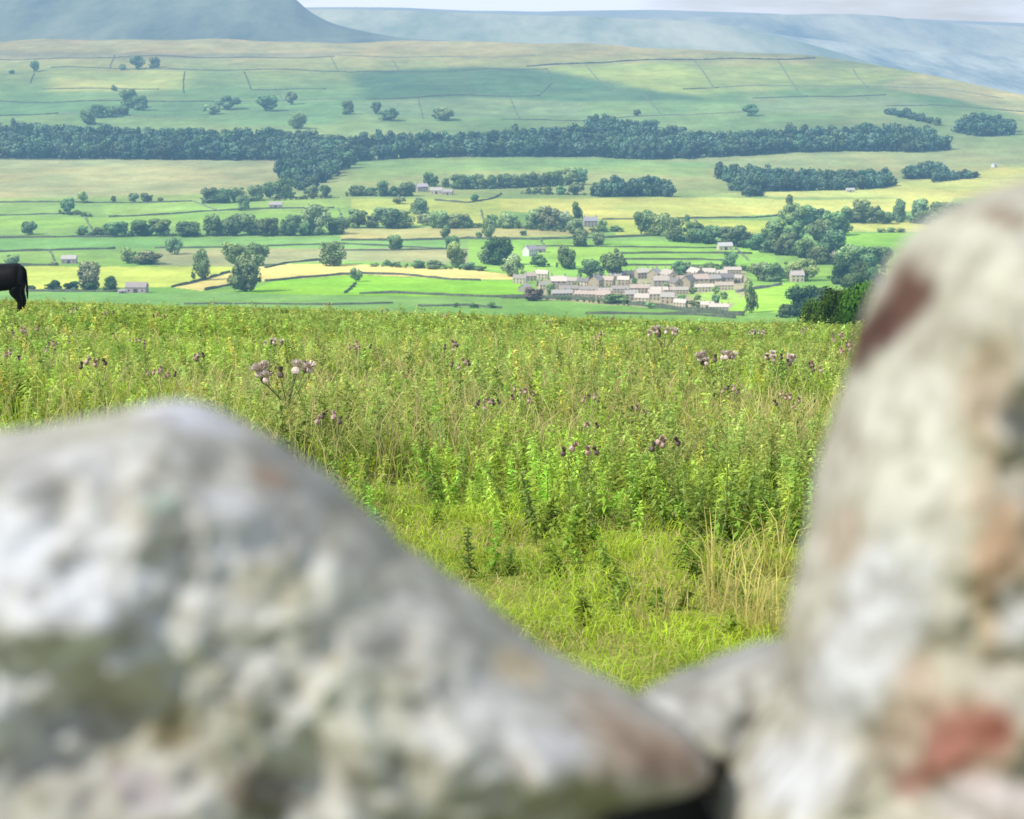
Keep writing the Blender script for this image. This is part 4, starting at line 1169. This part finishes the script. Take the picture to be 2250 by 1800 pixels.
def thistle(kind, hx, hy, label, scale=1.0, group='flowering thistles in the weedy field', sink=0.0):
    """hx, hy: where the flower heads show; the foot is on the ground below them"""
    o = TH[kind] if kind not in used else copy_tree(TH[kind]); used.add(kind)
    hgt = {'fluff': 0.58, 'mauve': 0.52, 'brown': 0.50}[kind] * scale
    dx, dz = ray(hx, hy)
    D = np.arange(8, 74, 0.1)
    gap = EYE + dz * D - zfun(dx * D, D)          # height of the sight line over the ground
    i = np.nonzero(gap <= hgt)[0]
    d = D[i[0]] if len(i) else D[int(np.argmin(gap))]
    o.location = (float(dx * d), float(d), float(zfun(dx * d, d)))
    o.rotation_euler = (0, 0, random.random() * 6.28); o.scale = (scale, scale, scale)
    tag(o, label, 'thistle', group)
thistle('fluff', 343, 444, 'large thistle with pale fluffy heads right above the left boulder peak', 1.25)
thistle('fluff', 860, 428, 'thistle with white and mauve fluffy heads left of the right boulder', 1.15)
thistle('fluff', 794, 397, 'tall pale-headed thistle on the field edge below the village', 1.2)
FARROW = [('mauve', 30, 396), ('brown', 83, 371), ('mauve', 131, 374), ('brown', 190, 380), ('brown', 397, 364), ('brown', 458, 372), ('brown', 531, 378), ('mauve', 722, 400), ('brown', 736, 381), ('brown', 837, 395), ('fluff', 906, 398), ('mauve', 1008, 401), ('brown', 660, 386), ('mauve', 965, 394)]
MIDROW = [('mauve', 7, 425), ('mauve', 68, 412), ('mauve', 163, 409), ('fluff', 328, 410), ('mauve', 428, 415), ('brown', 531, 415), ('mauve', 1022, 414), ('fluff', 931, 427), ('brown', 248, 428), ('brown', 545, 436), ('brown', 963, 441), ('mauve', 190, 446), ('brown', 120, 438)]
NEARROW = [('mauve', 623, 470), ('brown', 573, 484), ('brown', 589, 485), ('brown', 403, 500), ('brown', 882, 467), ('brown', 713, 514), ('mauve', 940, 477), ('brown', 809, 535), ('brown', 759, 495), ('brown', 715, 478), ('brown', 700, 545)]
for rowl, desc in ((FARROW, 'along the far edge of the field'), (MIDROW, 'halfway back in the field'), (NEARROW, 'in the nearer half of the field')):
    rowl = sorted(rowl, key=lambda t: t[1])
    for i, (k, x, y) in enumerate(rowl):
        adj = {'mauve': 'mauve-headed', 'brown': 'dark-headed', 'fluff': 'pale fluffy'}[k]
        p = 'leftmost' if i == 0 else ('rightmost' if i == len(rowl) - 1 else f'{ORD[i]} from left')
        thistle(k, x, y, f'{adj} thistle, {p} of those {desc}', 0.8 + 0.3 * random.random())

# single tall dark weeds that stand out
def dark_weed(px, py_top, py_foot, label, hue=(0.24, 0.35, 0.09)):
    dxt, dzt = ray(px, py_foot)
    X, Y, Z = near_at(px, py_foot)
    h = (py_foot - py_top) * Y / F
    r = np.random.default_rng(int(px))
    root = empty('weed_plant', (X, Y, Z))
    n = 3
    V, C = leafy(r.normal(size=n) * 0.06, r.normal(size=n) * 0.06, np.full(n, h) * np.array([1, 0.8, 0.7]), 80, np.repeat(np.array([hue]), n, 0), 0.95, z=np.zeros(n), r=r)
    quads_out('foliage', V, C, M['weedobj'], root)
    bm = bmesh.new()
    bmesh.ops.create_cone(bm, cap_ends=True, segments=6, radius1=0.007, radius2=0.002, depth=h, matrix=Matrix.Translation((0, 0, h / 2)))
    mobj('stem', bm_mesh('stem', bm), M['stalk'], root)
    tag(root, label, 'weed', 'tall dark weeds standing above the others')
for a in ((868, 545, 655, 'tall dark weed standing over the grass left of the right boulder'), (667, 402, 452, 'tall dark bushy weed right of the field centre near the far edge'), (697, 396, 432, 'dark weed just right of the tall bushy one'),
          (431, 425, 480, 'grey-green upright weed right of the large fluffy thistle'), (468, 432, 490, 'dark upright weed in the left middle of the field'), (812, 440, 505, 'dark upright weed below the pale-headed thistle near the right boulder'),
          (548, 440, 520, 'dark weed in the very centre of the field'), (655, 560, 640, 'dark low weed at the front edge of the weeds'), (770, 470, 560, 'dark spreading weed right of centre')):
    dark_weed(*a)

# ------------------------------------------------------------------ cow
def skin_mesh(name, verts, edges, radii, root=0, sub=2):
    me = bpy.data.meshes.new(name)
    me.from_pydata(verts, edges, [])
    ob = bpy.data.objects.new(name, me); col.objects.link(ob)
    md = ob.modifiers.new('skin', 'SKIN'); md.use_smooth_shade = True
    for i, r in enumerate(radii):
        sv = me.skin_vertices[0].data[i]
        sv.radius = (r, r) if not isinstance(r, tuple) else r
        sv.use_root = (i == root)
    s = ob.modifiers.new('sub', 'SUBSURF'); s.levels = sub; s.render_levels = sub
    dg = bpy.context.evaluated_depsgraph_get()
    out = bpy.data.meshes.new_from_object(ob.evaluated_get(dg))
    out.name = name
    bpy.data.objects.remove(ob)
    out.polygons.foreach_set('use_smooth', np.ones(len(out.polygons), bool))
    return out
def cow(loc):
    root = empty('cow', loc)
    v = [(0.60, 0, 1.02), (1.0, 0, 1.06), (0.05, 0, 0.98), (-0.5, 0, 0.97), (-0.88, 0, 1.0), (-1.18, 0, 0.78), (-1.42, 0, 0.45), (-1.53, 0, 0.24)]
    r = [(0.36, 0.36), (0.34, 0.35), (0.41, 0.38), (0.38, 0.37), (0.27, 0.25), (0.19, 0.18), (0.15, 0.15), (0.10, 0.10)]
    e = [(0, 1), (0, 2), (2, 3), (3, 4), (4, 5), (5, 6), (6, 7)]
    for sg in (-1, 1):
        b = len(v)
        v += [(0.92, sg * 0.19, 0.80), (0.86, sg * 0.20, 0.58), (1.0, sg * 0.19, 0.42), (0.96, sg * 0.19, 0.14), (0.92, sg * 0.19, 0.02)]
        r += [0.24, 0.15, 0.085, 0.06, 0.07]
        e += [(0, b), (b, b + 1), (b + 1, b + 2), (b + 2, b + 3), (b + 3, b + 4)]
        b = len(v)
        v += [(-0.55, sg * 0.2, 0.70), (-0.56, sg * 0.19, 0.42), (-0.55, sg * 0.19, 0.14), (-0.58, sg * 0.19, 0.02)]
        r += [0.15, 0.085, 0.06, 0.07]
        e += [(3, b), (b, b + 1), (b + 1, b + 2), (b + 2, b + 3)]
    mobj('body', skin_mesh('body', v, e, r), M['cow'], root)
    tv = [(1.02, 0, 1.30), (1.13, 0.0, 1.18), (1.15, 0, 0.9), (1.14, 0.02, 0.6), (1.14, 0.02, 0.42)]
    mobj('tail', skin_mesh('tail', tv, [(0, 1), (1, 2), (2, 3), (3, 4)], [0.05, 0.035, 0.025, 0.035, 0.015], sub=1), M['cow'], root)
    for sg in (-1, 1):
        ev = [(-1.33, sg * 0.12, 0.60), (-1.33, sg * 0.22, 0.60), (-1.34, sg * 0.31, 0.56)]
        mobj('ear', skin_mesh('ear', ev, [(0, 1), (1, 2)], [(0.03, 0.02), (0.06, 0.02), (0.02, 0.01)], sub=1), M['cow'], root)
    tag(root, 'black cow with its rump towards us at the left edge of the field', 'cow')
cd = 50.0
cx = float(ray(33, 345)[0] * cd) - 1.16
cow((cx, cd, float(zfun(cx, cd))))

# ------------------------------------------------------------------ foreground stones
FW = Vector((0, CP, -SP)); UP = Vector((0, SP, CP))
def cam_pt(x, y, d):
    a = (x - W / 2) / F * d; b = (H / 2 - y) / F * d
    return np.stack([a, d * CP + b * SP, EYE - d * SP + b * CP], -1)

def stone(name, label, cat, outline, centre, depth, front, backd, base, blobs, seed, group=None, power=2.6, rough=0.010, nr=110, na=300, ridge=None):
    """a weathered stone: its outline lies in a plane across the sight line, its faces bulge towards and away from us"""
    cx_, cy_ = centre
    ang = np.array([math.atan2(y - cy_, x - cx_) for x, y in outline]); rad = np.array([math.hypot(x - cx_, y - cy_) for x, y in outline])
    o = np.argsort(ang); ang, rad = ang[o], rad[o]
    ang = np.concatenate([ang[-3:] - 2 * math.pi, ang, ang[:3] + 2 * math.pi]); rad = np.concatenate([rad[-3:], rad, rad[:3]])
    th = np.linspace(-math.pi, math.pi, na, endpoint=False)
    rd = np.interp(th, ang, rad)
    k = np.hanning(7); k /= k.sum()
    rd = np.convolve(np.concatenate([rd[-3:], rd, rd[:3]]), k, mode='valid')
    rho = np.concatenate([np.sin(np.linspace(0.01, math.pi / 2, nr))])
    rings = []
    for side, T in ((1, front), (-1, backd)):
        rr_ = rho if side == 1 else rho[::-1][1:]
        for p in rr_:
            x = cx_ + rd * p * np.cos(th); y = cy_ + rd * p * np.sin(th)
            q = cam_pt(x, y, np.full_like(x, depth))
            bul = side * T * (1 - p ** power) ** 0.5
            if side == 1:
                n = (fbm(x * 0.010 + seed, y * 0.010 + 2 * seed, 4) - 0.5) * 2.2 * rough * 4 * (1 - p ** 6)
                bul = bul + n
            q = q - np.outer(np.full_like(x, bul) if np.isscalar(bul) else bul, np.array(FW))
            rings.append((q, x, y))
    V = np.array([q for q, _, _ in rings]); X = np.array([x for _, x, _ in rings]); Y = np.array([y for _, _, y in rings])
    n0, n1 = X.shape
    # lichen and weathering patches
    X, Y = project(V[..., 0], V[..., 1], V[..., 2])
    C = np.ones((n0, n1, 3)) * np.array(base)
    jx = X + 34 * (fbm(X * 0.02 + seed, Y * 0.02, 4) - 0.5); jy = Y + 34 * (fbm(X * 0.02 + 40, Y * 0.02 + seed, 4) - 0.5)
    nz = fbm(X * 0.012 + 3 * seed, Y * 0.012, 4)
    C *= (0.90 + 0.20 * nz)[..., None]
    tz = np.clip((fbm(X * 0.02 + 71, Y * 0.016 + seed, 4) - 0.55) * 7, 0, 1)[..., None]
    C = C * (1 - 0.4 * tz) + np.array((0.34, 0.33, 0.24)) * 0.4 * tz
    for (bx, by, rx, ry, ang_, c, st) in blobs:
        ca, sa = math.cos(R(ang_)), math.sin(R(ang_))
        u = ((jx - bx) * ca + (jy - by) * sa) / rx; v = (-(jx - bx) * sa + (jy - by) * ca) / ry
        w = np.clip(1.35 - np.sqrt(u * u + v * v), 0, 0.7) / 0.7
        w = (w * w * (3 - 2 * w) * st)[..., None]
        C = C * (1 - w) + np.array(c) * w
    i = np.arange(n0 * n1).reshape(n0, n1); j = np.roll(i, -1, 1)
    Q = np.stack([i[:-1], i[1:], j[1:], j[:-1]], -1).reshape(-1, 4)
    c0 = cam_pt(np.array([cx_]), np.array([cy_]), np.array([depth]))[0]
    V = V - c0
    me = np_mesh(name, V, Q, C, True)
    me.update()
    ob = mobj(name, me, M['rock']); ob.location = c0
    tag(ob, label, cat, group)
    return ob
WL = (0.50, 0.51, 0.53); PG = (0.47, 0.47, 0.40); DKB = (0.13, 0.11, 0.09); OL = (0.36, 0.35, 0.26); BR = (0.38, 0.28, 0.18); RED = (0.25, 0.07, 0.055); GR = (0.46, 0.46, 0.47)
left_out = [(-220, 800), (-200, 640), (-160, 560), (-90, 528), (-40, 520), (0, 517), (60, 510), (120, 497), (180, 484), (222, 478), (252, 489), (290, 510), (350, 546), (420, 605), (480, 660), (540, 700), (600, 742), (650, 788), (700, 815),
            (760, 842), (810, 866), (842, 892), (856, 918), (840, 938), (785, 937), (738, 948), (700, 985), (600, 1050), (300, 1090), (0, 1080), (-150, 1000)]
stone('boulder', 'big pale lichen-covered boulder on the wall top filling the lower left', 'stone', left_out, (330, 780), 0.74, 0.13, 0.16, (0.405, 0.40, 0.375),
      [(60, 700, 150, 100, 25, WL, 1), (150, 745, 70, 45, 30, WL, 1), (40, 830, 70, 90, 0, WL, .8), (275, 635, 40, 60, -35, WL, .95), (230, 500, 60, 22, 10, (0.56,0.56,0.6), .9), (30, 570, 60, 22, 0, (0.30, 0.30, 0.32), .6), (110, 560, 60, 24, -10, GR, .7),
       (340, 565, 55, 24, 35, (0.24, 0.24, 0.22), .75), (325, 575, 24, 16, 30, (0.34, 0.24, 0.18), .7), (330, 700, 60, 28, 20, OL, .75), (410, 715, 50, 28, 10, PG, .8), (205, 870, 32, 34, 0, (0.26, 0.22, 0.12), .8), (205, 800, 90, 32, 40, (0.33, 0.33, 0.28), .7), (290, 890, 40, 60, 30, (0.28, 0.28, 0.22), .75), (310, 945, 45, 38, 20, DKB, .85),
       (165, 940, 40, 22, 20, (0.30, 0.27, 0.30), .7), (470, 640, 70, 26, 40, (0.36, 0.36, 0.32), .7), (560, 740, 70, 26, 38, (0.30, 0.31, 0.28), .6), (560, 850, 70, 50, 0, (0.54,0.54,0.53), .7), (430, 850, 60, 60, 0, PG, .7), (620, 800, 26, 18, 30, (0.52, 0.42, 0.26), .7),
       (760, 890, 80, 36, 30, (0.36, 0.28, 0.22), .85), (800, 910, 40, 26, 20, (0.34, 0.24, 0.19), .8), (650, 900, 50, 40, 0, (0.5,0.5,0.52), .7), (720, 930, 40, 20, 0, (0.3, 0.25, 0.18), .7), (190, 600, 20, 14, 0, (0.5, 0.66, 0.56), .6), (165, 590, 30, 16, 0, (0.28, 0.28, 0.26), .6)], 1, rough=0.009)
right_out = [(1250, 212), (1200, 222), (1150, 240), (1106, 264), (1076, 305), (1056, 350), (1043, 400), (1030, 450), (1006, 520), (989, 580), (982, 640), (968, 700), (955, 750), (950, 800), (958, 850), (935, 905), (885, 950), (862, 1000), (900, 1090), (1200, 1130),
             (1500, 1060), (1570, 700), (1500, 350), (1400, 240), (1320, 206)]
stone('upright_stone', 'tall upright lichen-spotted stone with a red patch on the right', 'stone', right_out, (1190, 720), 0.72, 0.12, 0.15, (0.41, 0.395, 0.34),
      [(1082, 362, 84, 30, -57, (0.11, 0.062, 0.048), 1), (1048, 408, 44, 24, -60, (0.085, 0.045, 0.038), 1), (1050, 740, 55, 150, 25, WL, 1), (960, 930, 60, 50, 0, WL, .95), (1150, 890, 75, 60, 20, (0.34, 0.24, 0.18), .85), (1150, 890, 38, 60, 60, RED, .68), (1095, 930, 30, 22, -30, (0.26, 0.09, 0.07), .6),
       (1188, 872, 20, 16, 0, (0.26, 0.08, 0.065), .6), (1170, 560, 30, 60, 10, BR, .6), (1190, 700, 26, 90, 5, (0.42, 0.31, 0.20), .65), (1110, 560, 60, 120, 15, PG, .7), (1200, 480, 60, 40, 0, (0.55,0.55,0.57), .6), (1150, 300, 70, 40, 0, PG, .8), (1205, 660, 34, 60, 10, (0.30, 0.20, 0.13), .75), (1180, 470, 40, 60, 10, (0.36, 0.27, 0.17), .6),
       (1060, 480, 40, 50, 0, PG, .7), (1010, 640, 22, 40, 20, (0.46, 0.38, 0.32), .7), (1080, 850, 30, 70, 20, (0.35, 0.28, 0.22), .8), (1200, 260, 30, 14, 20, (0.2, 0.14, 0.1), .7), (1215, 740, 20, 40, 0, (0.5, 0.52, 0.58), .7), (1180, 960, 60, 30, 0, (0.45, 0.4, 0.42), .7)], 5, rough=0.009)
mid_out = [(760, 850), (800, 828), (850, 808), (900, 787), (950, 772), (1010, 785), (1050, 880), (1010, 1000), (900, 1060), (868, 1000), (845, 950), (800, 900)]
stone('wedge_stone', 'small grey wedge-shaped stone between the two large stones', 'stone', mid_out, (910, 890), 0.86, 0.06, 0.12, (0.30, 0.30, 0.29),
      [(790, 850, 22, 16, -20, (0.5,0.5,0.52), .8), (880, 830, 50, 24, -20, (0.46, 0.46, 0.45), .7), (965, 840, 22, 60, 0, (0.25, 0.22, 0.19), .7), (930, 850, 22, 20, 0, (0.5, 0.5, 0.42), .6), (880, 930, 40, 22, 0, (0.32, 0.27, 0.22), .8)], 9, rough=0.008)

# the wall under them
def near_wall():
    r = random.Random(4)
    bm = bmesh.new()
    ztop = 1.55 - 0.38
    for courses in range(7):
        z1 = ztop - courses * 0.165
        x = -2.2 + r.uniform(-0.1, 0.1)
        while x < 2.2:
            w = r.uniform(0.22, 0.42)
            for (y0, y1) in ((0.52, 0.80), (0.81, 1.08)):
                dz_ = r.uniform(-0.012, 0.012)
                vs = bmesh.ops.create_cube(bm, size=1.0, matrix=Matrix.Translation((x + w / 2, (y0 + y1) / 2 + r.uniform(-0.02, 0.02), z1 - 0.08 - (0.10 if y0 > 0.7 else 0))) @ Matrix.Rotation(r.uniform(-0.04, 0.04), 4, 'Y') @ Matrix.Diagonal((w - 0.012, y1 - y0, 0.158 + dz_, 1)))['verts']
                es = list({e for v in vs for e in v.link_edges})
                bmesh.ops.bevel(bm, geom=es, offset=0.025, segments=2, affect='EDGES')
            x += w
    box_bm(bm, -2.2, 2.2, 0.60, 0.90, 0.0, ztop + 0.02)  # plain block added behind the gap so it reads as a dark hollow
    me = bm_mesh('drystone_wall', bm)
    o = mobj('drystone_wall', me, M['dry']); o.color = (0.035, 0.034, 0.025, 1)  # stone coloured near black: shade of the hollow painted in
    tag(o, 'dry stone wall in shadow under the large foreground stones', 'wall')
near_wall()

# ------------------------------------------------------------------ light and sky
SUN_EL, sx, sy = R(44), -0.86, -0.51
sd = Vector((sx * math.cos(SUN_EL) / math.hypot(sx, sy), sy * math.cos(SUN_EL) / math.hypot(sx, sy), math.sin(SUN_EL)))
ld = bpy.data.lights.new('sun', 'SUN'); ld.energy = 4.6; ld.angle = R(0.6); ld.color = (1.0, 0.95, 0.86)
lo = bpy.data.objects.new('sun', ld); col.objects.link(lo)
lo.rotation_euler = sd.to_track_quat('Z', 'Y').to_euler()
w = bpy.data.worlds.new('World'); scene.world = w; w.use_nodes = True
nt = w.node_tree; nt.nodes.clear()
sky = nt.nodes.new('ShaderNodeTexSky'); sky.sky_type = 'NISHITA'; sky.sun_disc = False
sky.sun_elevation = SUN_EL; sky.sun_rotation = math.atan2(sd.x, sd.y); sky.altitude = 300; sky.dust_density = 1.5
bg = nt.nodes.new('ShaderNodeBackground'); bg.inputs[1].default_value = 0.12
nt.links.new(sky.outputs[0], bg.inputs[0])
# broken cloud
tc = nt.nodes.new('ShaderNodeTexCoord'); mp = nt.nodes.new('ShaderNodeMapping'); mp.inputs['Scale'].default_value = (1.5, 1.5, 9)
nt.links.new(tc.outputs['Generated'], mp.inputs[0])
nz = nt.nodes.new('ShaderNodeTexNoise'); nz.inputs['Scale'].default_value = 3.2; nz.inputs['Detail'].default_value = 7
nt.links.new(mp.outputs[0], nz.inputs['Vector'])
cr = nt.nodes.new('ShaderNodeValToRGB'); cr.color_ramp.elements[0].position = 0.18; cr.color_ramp.elements[1].position = 0.55
nt.links.new(nz.outputs['Fac'], cr.inputs[0])
cb = nt.nodes.new('ShaderNodeBackground'); cb.inputs[0].default_value = (0.68, 0.77, 0.93, 1); cb.inputs[1].default_value = 1.2
mx = nt.nodes.new('ShaderNodeMixShader')
nt.links.new(cr.outputs[0], mx.inputs[0]); nt.links.new(bg.outputs[0], mx.inputs[1]); nt.links.new(cb.outputs[0], mx.inputs[2])
wo = nt.nodes.new('ShaderNodeOutputWorld'); nt.links.new(mx.outputs[0], wo.inputs[0])
scene.view_settings.view_transform = 'Standard'
scene.view_settings.look = 'None'
scene.view_settings.exposure = 0
scene.render.engine = 'CYCLES'
scene.cycles.max_bounces = 4
scene.cycles.diffuse_bounces = 2
scene.cycles.transmission_bounces = 2
